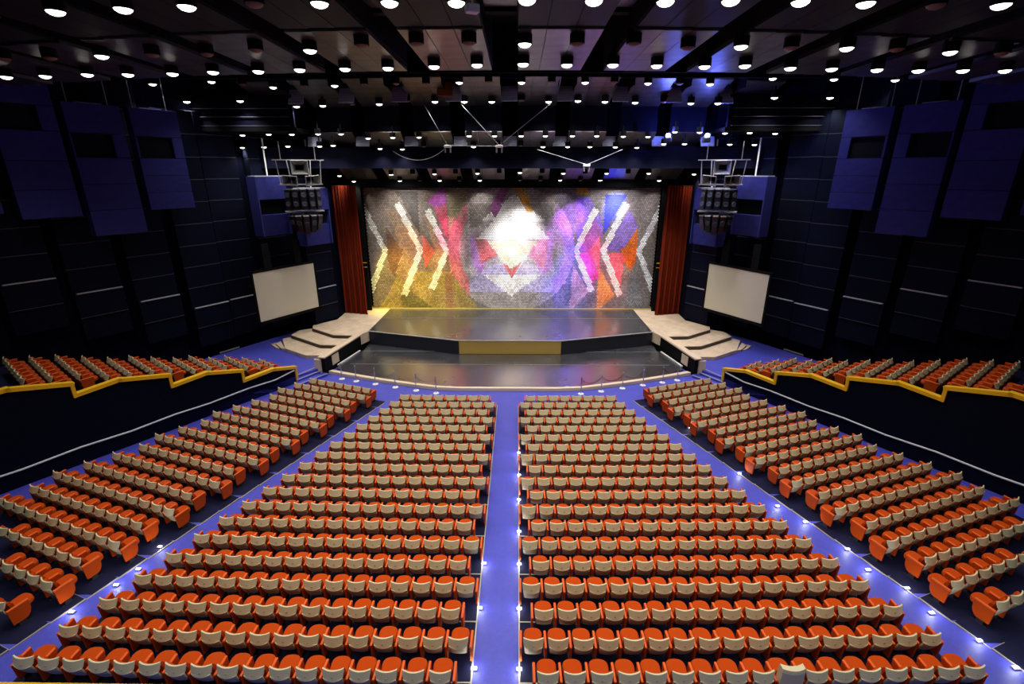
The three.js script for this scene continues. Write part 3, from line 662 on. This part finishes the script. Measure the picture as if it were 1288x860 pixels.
// ------------------------------------------------------------------ screens, hung boxes, loudspeaker clusters
for (const S of [-1, 1]) {
  const ry = wallRy(S), inward = new THREE.Vector3(Math.sin(ry), 0, Math.cos(ry)).dot(N30(S)) > 0 ? 1 : -1;
  const s0 = -2.86, s1 = 1.66, y0 = 2.50, y1 = 5.64, o = 2.3;
  const c = wallAt(S, (s0 + s1) / 2, y0, o);
  const g = thing('projection_screen', `white projection screen in a black frame hanging on the ${word(S)} wall`, 'screen', c.toArray(), ry);
  const W = s1 - s0, H = y1 - y0;
  part('screen_sheet', boxGeo(W, H, 0.04), M.screen, g, [0, H / 2, 0]);
  part('frame_bar', boxGeo(W + 0.3, 0.2, 0.1), M.black, g, [0, -0.1, 0]);
  part('frame_bar', boxGeo(W + 0.3, 0.14, 0.1), M.black, g, [0, H + 0.07, 0]);
  for (const q of [-1, 1]) part('frame_bar', boxGeo(0.14, H + 0.3, 0.1), M.black, g, [q * (W / 2 + 0.07), H / 2, 0]);
  part('back_board', boxGeo(W + 0.2, H + 0.2, 0.06), M.black, g, [0, H / 2, -inward * 0.06]);
  for (const q of [-0.25, 0.25]) part('hanger', boxGeo(0.5, 1.6, 0.12), M.black, g, [q * W, H + 0.9, -inward * 0.05]);
  for (const q of [-0.3, 0.3]) part('bracket', boxGeo(0.1, 0.1, 2.2), M.black, g, [q * W, H * 0.6, -inward * 1.15]);

  // folded blue boxes
  const mk = (nm, label, s0, s1, yb, yt, o, ang) => {
    const cc = wallAt(S, (s0 + s1) / 2, yb, o), b = thing('acoustic_box', label, 'panel', cc.toArray(), ry), w = s1 - s0, h = yt - yb;
    const sd = o2 => -inward * o2;
    part('upper_board', rboxGeo(w, h * 0.38, 0.9, 0.02), M.hungBlueB, b, [0, h * 0.81, sd(0.45)]);
    part('recess', boxGeo(w - 0.06, h * 0.26, 0.5), M.grille, b, [0, h * 0.49, sd(0.62)]);
    const lo = part('lower_board', rboxGeo(w, h * 0.37, 0.5, 0.02), M.hungBlue, b, [0, h * 0.185, sd(0.42)]); lo.rotation.x = inward * ang;
    part('side_board', boxGeo(0.08, h, 0.9), M.hungBlue, b, [w / 2 + 0.04, h / 2, sd(0.45)]);
    part('side_board', boxGeo(0.08, h, 0.9), M.hungBlue, b, [-w / 2 - 0.04, h / 2, sd(0.45)]);
    part('top_plate', boxGeo(w, 0.05, 0.7), M.alu, b, [0, h + 0.025, sd(0.45)]);
    part('hanger', new THREE.CylinderGeometry(0.045, 0.045, 13.6 - yt, 8), M.white, b, [-0.1, h + (13.6 - yt) / 2, sd(0.4)]);
    part('bracket', boxGeo(0.12, 0.12, 1.6), M.black, b, [0, h * 0.8, sd(1.5)]);
  };
  mk('a', `folded blue acoustic box with a white hanging rod above the ${word(S)} screen`, -1.68, 0.25, 7.75, 11.36, 2.1, 0.12);
  mk('b', `blue acoustic box half hidden behind the ${word(S)} loudspeaker cluster`, -4.15, -2.15, 6.9, 10.6, 3.0, 0.05);

  // loudspeaker cluster on a rigging frame
  const pc = onZ(384, 266, -32.2), cx = S * Math.abs(pc.x);
  const yAt = v => onZ(384, v, -32.2).y;
  const sp = thing('speaker_cluster', `hanging cluster of loudspeakers and horns on a metal frame left of none`.replace('left of none', `beside the ${word(S)} red curtain`), 'speakers', [cx, yAt(295), -32.2], S * -0.45);
  const Y = v => yAt(v) - yAt(295), faceZ = 0.0;
  const frame = [];
  const sh1 = Y(232), sh2 = Y(266), top = Y(201);
  for (const [yy, hw] of [[sh1, 1.25], [sh2, 1.15], [top, 1.5]]) { const pl = part('frame_shelf', boxGeo(hw * 2, 0.06, yy === top ? 0.1 : 0.9), M.horn, sp, [0, yy, -0.3]); }
  for (const q of [-1.2, 1.2]) part('frame_bar', rod([q * 0.98, sh1, -0.4], [q * 1.08, top, -0.4], 0.03), M.steel, sp);
  for (const q of [-0.55, 0.55]) part('frame_bar', rod([q, sh1, 0.1], [q * 1.25, top, -0.25], 0.03), M.steel, sp);
  for (const q of [-1.0, 1.0]) part('hanger', rod([q, top, -0.3], [q, 13.4 - yAt(295), -0.3], 0.025), M.steel, sp);
  const hornGeo = (w, h, d) => {
    const g = gridSlab(1, 1, () => [0, 0, 0]); const v = [];
    const F = [[-w / 2, -h / 2, d], [w / 2, -h / 2, d], [w / 2, h / 2, d], [-w / 2, h / 2, d]], B = [[-w * 0.2, -h * 0.15, 0.06], [w * 0.2, -h * 0.15, 0.06], [w * 0.2, h * 0.15, 0.06], [-w * 0.2, h * 0.15, 0.06]], Bo = B.map(([x, y, z]) => [x * 1.2, y * 1.3, 0]), Fo = F.map(([x, y, z]) => [x * 1.06, y * 1.06, z - 0.02]);
    const q = (a, b, c, e) => v.push(...a, ...b, ...c, ...a, ...c, ...e);
    for (let i = 0; i < 4; i++) { const j = (i + 1) % 4; q(F[j], F[i], B[i], B[j]); q(Fo[i], Fo[j], Bo[j], Bo[i]); q(F[i], F[j], Fo[j], Fo[i]); }
    q(B[0], B[1], B[2], B[3]); q(Bo[3], Bo[2], Bo[1], Bo[0]);
    const o2 = new THREE.BufferGeometry(); o2.setAttribute('position', new THREE.Float32BufferAttribute(v, 3)); o2.setAttribute('uv', new THREE.Float32BufferAttribute(new Float32Array(v.length / 3 * 2), 2)); o2.computeVertexNormals(); return o2;
  };
  const hornMat = M.horn;
  const hn = part('horn', hornGeo(0.95, 0.78, 0.6), hornMat, sp, [0, Y(210.5), -0.4]); part('throat', boxGeo(0.45, 0.4, 0.02), M.black, hn, [0, 0, 0.12]);
  for (const q of [-1, 1]) { const h2 = part('horn', hornGeo(0.85, 0.6, 0.55), hornMat, sp, [q * 0.5, Y(224.5), -0.35]); h2.rotation.y = q * 0.3; h2.rotation.x = 0.25; part('throat', boxGeo(0.4, 0.3, 0.02), M.black, h2, [0, 0, 0.12]); }
  const cone = new THREE.LatheGeometry([[0, 0.01], [0.05, 0.0], [0.13, 0.02], [0.15, 0.022], [0.16, -0.01]].map(a => new THREE.Vector2(...a)), 16).rotateX(Math.PI / 2);
  for (let k = -2; k <= 2; k++) {
    const a = k * 0.34, h = Y(238) - Y(264) - 0.04;
    const cab = part('cabinet', rboxGeo(0.36, h, 0.55, 0.02), M.blackGloss, sp, [Math.sin(a) * 1.2, (Y(238) + Y(264)) / 2 + 0.02, Math.cos(a) * 1.2 - 1.1], a);
    part('cabinet_top', boxGeo(0.36, 0.05, 0.55), M.alu, cab, [0, h / 2 + 0.015, 0]);
    for (const q of [-0.28, 0.28]) part('driver', cone, M.joint, cab, [0, q * h * 0.8, 0.28]);
  }
  for (let k = -2; k <= 2; k++) {
    const a = k * 0.36, h = 1.2 - Math.abs(k) * 0.12;
    const cab = part('cabinet', rboxGeo(0.34, h, 0.5, 0.02), M.blackGloss, sp, [Math.sin(a) * 1.0, Y(269) - h / 2 - 0.06, Math.cos(a) * 0.9 - 0.95], a);
    cab.rotation.set(0.25, a, 0, 'YXZ');
    part('cabinet_top', boxGeo(0.34, 0.05, 0.5), M.alu, cab, [0, h / 2 + 0.015, 0]);
    part('driver', cone, M.joint, cab, [0, 0.1, 0.26]);
  }
}

// ------------------------------------------------------------------ ceiling
const ceil = struct('ceiling', 'dark stepped ceiling of metal panel strips with recesses between them');
const zs = x => -0.0075 * x * x;                       // the strips lie on shallow arcs across the hall
const BAND = {
  1: { z0: 5.8, y0: 15.25, z1: -14.75, y1: 15.25 }, 2: { z0: -14.95, y0: 15.22, z1: -20.1, y1: 15.14 },
  3: { z0: -28.6, y0: 16.3, z1: -32.2, y1: 15.35 }, 4: { z0: -32.2, y0: 13.9, z1: -33.6, y1: 13.12 }, 5: { z0: -36.4, y0: 11.85, z1: -38.0, y1: 11.10 },
};
function tilted(name, mat, x0, x1, za, ya, zb, yb, th = 0.12) {
  const xm = (x0 + x1) / 2, d = zs(xm), g = new THREE.BoxGeometry(x1 - x0, th, Math.hypot(zb - za, yb - ya));
  const m = new THREE.Mesh(g, mat); m.name = name; m.castShadow = m.receiveShadow = true;
  m.position.set(xm, (ya + yb) / 2 + th / 2, (za + zb) / 2 + d); m.rotation.x = Math.atan2(yb - ya, -(zb - za)); ceil.add(m); return m;
}
for (const S of [-1, 1]) for (let k = 0; k < 7; k++) {
  const x0 = 0.47 + 3.1 * k, w = 2.27 / 3;
  for (let j = 0; j < 3; j++) {
    const a = x0 + w * j + 0.008, b = a + w - 0.016, X0 = S < 0 ? -b : a, X1 = S < 0 ? -a : b;
    const wide = Math.abs(X0) < 20;
    tilted('ceiling_panel', M.ceilDark, X0, X1, BAND[1].z0, BAND[1].y0, BAND[1].z1, BAND[1].y1);
    tilted('ceiling_panel', j % 2 ? M.ceilGrey : M.ceilGreyB, X0, X1, BAND[2].z0, BAND[2].y0, BAND[2].z1, BAND[2].y1);
    if (k < 5) tilted('ceiling_panel', j % 2 ? M.ceilGrey : M.ceilGreyB, X0, X1, BAND[3].z0, BAND[3].y0, BAND[3].z1, BAND[3].y1);
    if (k < 5) { const d = zs((X0 + X1) / 2); box('ceiling_riser', M.ceilBlue, ceil, X1 - X0, 1.5, 0.1, (X0 + X1) / 2, 14.65, -32.25 + d); }
    if (k < 4) tilted('ceiling_panel', j % 2 ? M.ceilGrey : M.ceilGreyB, X0, X1, BAND[4].z0, BAND[4].y0, BAND[4].z1, BAND[4].y1);
    if (k < 4) tilted('ceiling_panel', j % 2 ? M.ceilGrey : M.ceilGreyB, X0, X1, BAND[5].z0 - zs((X0 + X1) / 2), BAND[5].y0, BAND[5].z1 - zs((X0 + X1) / 2), BAND[5].y1);
  }
}
// recesses: cross ribs, side cheeks and end boards between the strips
for (let k = -6; k <= 6; k++) {
  const x = 3.1 * k, d = zs(x);
  const m = tilted('recess_board', M.ceilGrey, x - 0.44, x + 0.44, -13.4, 15.75, -15.6, 15.9); 
  box('recess_rib', M.black, ceil, 0.9, 1.6, 0.3, x, 16.6, -15.8 + d);
  for (const q of [-0.46, 0.46]) { box('recess_cheek', M.black, ceil, 0.03, 1.8, 25.6, x + q, 16.2, -7.3 + d); if (Math.abs(k) < 5) box('recess_cheek', M.black, ceil, 0.03, 1.5, 3.4, x + q, 16.75, -30.6 + d); }
}
box('roof', M.black, ceil, 62, 0.5, 50, 0, 18.9, -17);
box('bridge_fascia', M.ceilBlue, ceil, 36, 1.7, 0.3, 0, 17.2, -28.5 - 0.9);
box('strip_edge', M.ceilBlue, ceil, 40, 0.24, 0.08, 0, 15.64, -22.9);
// the beam before the stage, and the lighting bridges beside the strips
{
  box('stage_beam', M.ceilBlue, ceil, 38, 1.22, 0.5, 0, 12.46, -34.1);
  for (const y of [13.06, 11.88]) box('beam_edge', M.navyPanel, ceil, 38, 0.05, 0.06, 0, y, -33.84);
  box('stage_soffit', M.black, ceil, 38, 0.1, 4.2, 0, 13.15, -36.2);
  for (const S of [-1, 1]) {
    box('bridge_deck', M.black, ceil, 9.5, 0.2, 3.2, S * 17.3, 14.0, -33.0);
    [[15.12, -31.4], [14.68, -31.4], [14.2, -31.4]].forEach(([y, z]) => box('bridge_rail', M.darkAlu, ceil, 8.2, 0.035, 0.05, S * 17.0, y, z));
    box('bridge_fascia', M.ceilBlue, ceil, 9.0, 1.9, 0.2, S * 17.2, 14.9, -31.6);
  }
}
// square end boards in the recesses, some catching the coloured stage light
for (let k = -4; k <= 4; k++) {
  const x = 3.1 * k, orange = k === -1 && false;
  const b = thing('ceiling_baffle', k === 0 ? 'square pale board in the middle ceiling recess' : `square pale board in ${ORD[Math.abs(k)]} ceiling recess ${word(k)} of the middle one`, 'panel', [x, 15.35, -30.2 + zs(x)], 0, 'square boards in the upper ceiling recesses');
  part('board', rboxGeo(0.88, 0.92, 0.06, 0.015), M.baffle, b, [0, 0.46, 0]); b.rotation.x = -0.5;
  part('arm', boxGeo(0.06, 1.4, 0.06), M.black, b, [0, 1.5, -0.06]);
}
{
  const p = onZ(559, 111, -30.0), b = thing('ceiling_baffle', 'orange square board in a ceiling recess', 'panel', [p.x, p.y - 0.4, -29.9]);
  part('board', rboxGeo(0.86, 0.84, 0.05, 0.015), M.baffleOrangeLight, b, [0, 0.42, 0]); b.rotation.x = -0.5; part('arm', boxGeo(0.06, 1.4, 0.06), M.black, b, [0, 1.5, -0.06]);
}
for (let k = -4; k <= 4; k++) {
  const x = 3.1 * k, b = thing('ceiling_baffle', k === 0 ? 'small square board in the lower middle recess above the stage beam' : `small square board in ${ORD[Math.abs(k)]} lower recess ${word(k)} of the middle one`, 'panel', [x, 13.15, -33.1 + zs(x) * 0.3], 0, 'square boards in the lower ceiling recesses');
  part('board', rboxGeo(0.86, 0.62, 0.06, 0.015), M.baffle, b, [0, 0.31, 0]); b.rotation.x = -0.35; part('arm', boxGeo(0.06, 1.2, 0.06), M.black, b, [0, 1.1, -0.06]);
}

// downlights
const LIT = {
  A: [1, [[-14, 20], [70, 15], [155, 12], [235, 9], [402, 5], [490, 4], [574, 4], [663, 1], [747, 2], [837, 3], [919, 2], [1007, 3], [1089, 5], [1259, 7]], [[320, 5], [1177, 7]], 'nearest ceiling strip'],
  B: [2, [[128, 71], [390, 64], [660, 56], [932, 59], [1065, 61], [1195, 66]], [[5, 74], [63, 73], [192, 69], [260, 68], [322, 63], [455, 57], [524, 55], [590, 54], [726, 55], [797, 55], [865, 60], [995, 60], [1128, 62], [1260, 67]], 'grey ceiling strip in a sparse row'],
  C: [2, [[8, 97], [57, 96], [110, 94], [161, 94], [217, 93], [268, 91], [325, 90], [377, 88], [434, 87], [488, 86], [546, 84], [600, 82], [658, 81], [713, 82], [771, 82], [826, 83], [886, 84], [937, 83], [994, 86], [1046, 87], [1103, 88], [1155, 89], [1211, 89], [1264, 89]], [], 'far edge of the grey ceiling strip'],
  D: [3, [[192, 106], [266, 103], [343.5, 110], [421, 108], [577.7, 104], [656, 104], [736, 104], [815, 105], [893, 106], [972, 99], [1049, 100], [1126, 101]], [[305, 106], [383, 108], [458, 106], [498, 105], [536, 105], [614.6, 103], [694, 103], [773, 103], [855, 105]], 'upper strip above the stage front, sparse row'],
  E: [3, [[235, 128], [302, 127], [373, 134], [406, 133], [477, 131], [547, 128], [584, 128], [618.6, 128], [690, 128], [727, 127], [761, 128], [799, 129], [869, 130], [903, 130], [974, 123], [1044, 123]], [[443, 131], [512, 127], [656, 126], [835, 128]], 'lower edge of the upper strip'],
  F: [4, [[305, 170], [338, 169], [367, 169], [400, 168.5], [429, 168.5], [463, 174], [494, 173], [527, 172.5], [590, 171], [622, 171], [655.6, 171], [686, 171], [720, 171], [750.6, 171], [784, 171.5], [815, 172], [849, 166], [880, 166.5], [912, 167.5], [943, 167], [975, 168]], [], 'small strip over the stage beam, upper row'],
  G: [4, [[305, 185.5], [332, 185], [362, 184], [402, 184], [419, 183], [478, 187], [506, 187.5], [595.6, 184.5], [683, 184.5], [714, 184.5], [742, 184.5], [774, 185], [801, 185.5], [835, 181], [861, 181], [918, 181.5], [949, 182]], [[533, 184], [626, 183], [655, 183]], 'small strip over the stage beam, lower row'],
  H: [5, [[427, 221], [492, 219.5], [546.5, 218.7], [600.6, 218], [654, 217], [708.6, 218], [763, 218], [816, 218], [873, 219]], [[519, 218.5], [573, 218], [628, 217.5], [682, 217.5], [736, 218], [790, 218]], 'strip behind the stage beam, front row'],
  I: [5, [[445, 228], [503, 227.3], [553, 227], [603.5, 226.8], [704.6, 226.6], [755, 226.6], [829, 227]], [[528, 227], [578, 227], [654, 226.5], [680, 226.5], [730, 226.5]], 'strip behind the stage beam, rear row'],
};
const canGeo = new THREE.LatheGeometry([[0.05, 0.34], [0.2, 0.34], [0.205, 0.33], [0.205, 0], [0.185, 0], [0.185, 0.03]].map(a => new THREE.Vector2(...a)), 20);
const lensGeo = new THREE.LatheGeometry([[0, -0.09], [0.06, -0.086], [0.12, -0.066], [0.165, -0.032], [0.184, 0.01], [0.184, 0.03], [0, 0.03]].map(a => new THREE.Vector2(...a)), 20);
for (const [row, [bi, on, off, where]] of Object.entries(LIT)) {
  const b = BAND[bi], k = (b.y1 - b.y0) / (b.z1 - b.z0);
  for (const [list, lit] of [[on, true], [off, false]]) for (const [u, v] of list) {
    // the band's own underside gives the distance
    const n = new THREE.Vector3(0, 1, -k), p = onPlane(u, v, n, b.y0 - k * b.z0 - 0.24);
    const sc = bi >= 4 ? 0.85 : 1;
    const nth = ORD[1 + [...list].sort((a, b) => a[0] - b[0]).findIndex(q => q[0] === u)];
    const g = thing('ceiling_downlight', lit ? `glowing downlight, ${nth} from the left wall, ${where}` : `unlit downlight, ${nth} from the left wall, ${where}`, 'ceiling light', p.toArray(), 0, `${lit ? 'lit' : 'unlit'} downlights, ${where}`);
    const can = part('can', canGeo, M.black, g); can.scale.setScalar(sc);
    const lens = part('lens', lensGeo, lit ? M.lampOn : M.lampOff, g, [0, 0.012, 0]); lens.scale.setScalar(sc);
    part('mount', boxGeo(0.06, 0.3, 0.06), M.black, g, [0, 0.45, 0]);
    if (lit) {
      const L = new THREE.SpotLight(DOWN_COLOR, DOWN_CD * (bi === 5 ? 0.45 : bi === 4 ? 0.7 : 1), 0, 1.02, 0.85, 2);
      L.position.set(0, -0.14, 0); L.target.position.set(0, -2, 0); L.castShadow = true; L.shadow.radius = 8; g.add(L, L.target);
    }
  }
}

// further rows of the same downlights go on over the rear seats and the balcony, behind the camera
[-9.6, -5.4, -1.2].forEach((z, r) => {
  for (let k = -5; k <= 5; k++) {
    const g = thing('ceiling_downlight', `glowing downlight, ${ORD[k + 6]} from the left wall, ${ORD[r + 1]} row behind the nearest strip's lamps`, 'ceiling light', [3.1 * k + (k % 2 ? 0.77 : 0.9), 15.01, z], 0, 'lit downlights over the rear of the hall');
    part('can', canGeo, M.black, g); part('lens', lensGeo, M.lampOn, g, [0, 0.012, 0]);
    const L = new THREE.SpotLight(DOWN_COLOR, DOWN_CD * 0.8, 0, 1.02, 0.85, 2); L.position.set(0, -0.14, 0); L.target.position.set(0, -2, 0); L.castShadow = true; L.shadow.radius = 8; g.add(L, L.target);
  }
});

// stage spotlights on the lighting bridge: white centre, yellow, blue and magenta washes on the curtain
const SPOTS = [
  ['white', [1, 0.97, 0.92], -2.2, [0, 6.1, ZC], 330, 0.2, "the star's centre"], ['white', [1, 0.95, 0.96], 2.2, [0.2, 5.4, ZC], 420, 0.42, 'the circle'], ['white', [1, 0.94, 0.86], -8.6, [-7.6, 6.0, ZC], 120, 0.75, 'the left chevrons'], ['white', [1, 0.94, 0.93], 8.6, [7.6, 6.0, ZC], 140, 0.75, 'the right chevrons'],
  ['yellow', [1, 0.72, 0.04], -9.6, [-9.0, 1.4, ZC], 900, 0.28, 'the lower left corner'], ['yellow', [1, 0.74, 0.08], -6.4, [-5.4, 1.6, ZC], 650, 0.26, 'the hem beside the circle'],
  ['blue', [0.16, 0.16, 1], 6.0, [4.6, 2.4, ZC], 1200, 0.25, 'the hem beside the circle'], ['blue', [0.12, 0.2, 1], 9.3, [7.8, 9.2, ZC], 800, 0.2, 'the upper right chevrons'],
  ['magenta', [1, 0.2, 0.4], -4.4, [-4.8, 6.6, ZC], 280, 0.22, 'the left rim of the circle'], ['magenta', [1, 0.2, 0.36], 4.4, [6.8, 4.6, ZC], 400, 0.22, 'the lower right chevrons'],
  ['violet', [0.6, 0.26, 1], 7.7, [4.4, 8.0, ZC], 600, 0.22, 'the right rim of the circle'], ['amber', [1, 0.5, 0.12], -7.9, [-8.0, 5.4, ZC], 260, 0.26, 'the left chevrons'], ['red', [1, 0.2, 0.06], 9.9, [8.2, 3.2, ZC], 420, 0.16, 'the lower right chevrons'],
];
const lampCan = new THREE.LatheGeometry([[0.02, 0], [0.12, 0], [0.14, 0.04], [0.16, 0.42], [0.15, 0.42], [0.13, 0.1], [0, 0.08]].map(a => new THREE.Vector2(...a)), 16).rotateX(-Math.PI / 2).rotateY(Math.PI);
for (const [nm, c, x, tgt, cd, ang, onto] of SPOTS) {
  const at = new THREE.Vector3(x, 12.35, -34.65), g = thing('stage_spotlight', `${nm} spotlight behind the stage beam, lighting ${onto} on the curtain`, 'spotlight', at.toArray(), 0, 'stage spotlights');
  const dir = new THREE.Vector3(...tgt).sub(at).normalize();
  const body = part('housing', lampCan, M.blackGloss, g); body.quaternion.setFromUnitVectors(new THREE.Vector3(0, 0, -1), dir);
  const le = part('lens', new THREE.CylinderGeometry(0.12, 0.12, 0.01, 16).rotateX(Math.PI / 2), new THREE.MeshStandardMaterial({ color: 0xffffff, emissive: new THREE.Color(...c), emissiveIntensity: 3 }), g); le.position.copy(dir).multiplyScalar(0.38); le.quaternion.copy(body.quaternion);
  part('yoke', boxGeo(0.05, 0.5, 0.05), M.black, g, [0, 0.3, 0.1]);
  const L = new THREE.SpotLight(new THREE.Color(...c), cd, 0, ang, 0.85, 2); L.position.copy(dir).multiplyScalar(0.44); L.target.position.copy(dir).multiplyScalar(3); L.castShadow = true; L.shadow.radius = 4; g.add(L, L.target);
}
// two moving heads glowing blue white toward the ceiling at the right of the stage beam
for (const [u, v] of [[840, 172], [889, 172]]) {
  const p = onZ(u, v, -31.9), g = thing('moving_light', `bright bluish moving light over the stage beam, ${u < 860 ? 'inner' : 'outer'} one of the pair`, 'spotlight', p.toArray(), 0, 'moving lights');
  part('housing', rboxGeo(0.4, 0.3, 0.36, 0.05), M.blackGloss, g, [0, -0.18, 0]);
  part('yoke', boxGeo(0.06, 0.5, 0.06), M.black, g, [0.22, 0.0, -0.1]);
  part('lens', new THREE.SphereGeometry(0.15, 16, 10), new THREE.MeshStandardMaterial({ color: 0xffffff, emissive: new THREE.Color(0.55, 0.65, 1), emissiveIntensity: 5 }), g, [0, 0.05, 0.05]);
  const L = new THREE.PointLight(new THREE.Color(0.12, 0.16, 1), 26, 0, 2); L.position.set(0, 0.28, 0.25); L.castShadow = true; L.shadow.radius = 4; g.add(L);
}

// flying rigs hung on cables under the strips
const RIGS = [[563, 184, -31.0, [[533, 131], [637, 184]], [494, 190]], [628, 184, -31.0, [[580, 131], [693, 130]], null], [738, 208, -32.6, [[676, 188], [783, 188]], null]];
RIGS.forEach(([u, v, z, ends, loop], i) => {
  const p = onZ(u, v, z), g = thing('cable_rig', ['small pale rig on cables with a loose cable loop', 'small pale rig hung on two cables under the middle recess', 'low small rig on a V of two pale cables near the stage beam'][i], 'rig', p.toArray());
  const rel = (a, b, zz) => onZ(a, b, zz).sub(p).toArray();
  part('body', rboxGeo(0.42, 0.14, 0.2, 0.03), M.white, g, [0, 0, 0]);
  for (const q of [-0.15, 0.15]) part('clamp', new THREE.CylinderGeometry(0.05, 0.05, 0.3, 8), M.horn, g, [q, -0.2, 0]);
  ends.forEach(([a, b]) => part('cable', rod([0, 0.05, 0], rel(a, b, z), 0.012), M.alu, g));
  if (loop) { const e = rel(...loop, z), pts = []; for (let k = 0; k <= 10; k++) { const t = k / 10; pts.push([e[0] * t, e[1] * t - 0.62 * 4 * t * (1 - t), e[2] * t]); } part('cable', tube(pts, 0.016, 30), M.alu, g); }
});
{ const p = onPlane(594, 11, new THREE.Vector3(0, 1, 0), 14.4), g = thing('camera_box', 'small white camera box hanging from the near ceiling', 'camera', p.toArray(), 0.4);
  part('housing', rboxGeo(0.24, 0.14, 0.18, 0.03), M.white, g); part('stem', boxGeo(0.03, 0.45, 0.03), M.steel, g, [0, 0.27, 0]); }

// ------------------------------------------------------------------ step lights at the aisle edges
const STEPS = [[608.6, 708], [653, 709], [603.5, 764], [653, 765], [596, 840], [653, 841], [652.6, 569], [653, 597], [652.6, 628], [653, 668], [201, 687], [174, 715], [146, 735], [90, 769], [1066, 690], [1092, 716], [1141, 739], [1172, 770], [1232, 805], [1278, 839], [978, 636], [1013, 656], [930, 595], [868, 538]];
const stepSeen = {};
STEPS.forEach(([u, v], i) => {
  const p = onPlane(u, v, new THREE.Vector3(0, 1, -K), -K * ZF + 0.05);
  const near = [...shown].sort((a, b) => Math.hypot(a.x - p.x, a.z - p.z) - Math.hypot(b.x - p.x, b.z - p.z))[0].label.split(', ');
  const g = thing('step_light', `${ORD[stepSeen[near[2] + near[3]] = (stepSeen[near[2] + near[3]] || 0) + 1]} small glowing step light beside the ${near[2]} of the ${near[3]}`, 'step light', [p.x, floorY(p.z), p.z], 0, 'step lights along the aisles');
  part('housing', rboxGeo(0.16, 0.05, 0.1, 0.015), M.steel, g, [0, 0.025, 0]);
  part('lens', boxGeo(0.12, 0.012, 0.06), M.stepOn, g, [0, 0.056, 0]);
  const L = new THREE.PointLight(new THREE.Color(0.95, 0.97, 1), STEP_CD, 0, 2); L.position.set(0, 0.16, 0); L.castShadow = true; L.shadow.radius = 2; g.add(L);
});

scene.traverse(o => { if (o.isMesh) { o.castShadow = true; o.receiveShadow = true; } });
renderer.render(scene, camera);
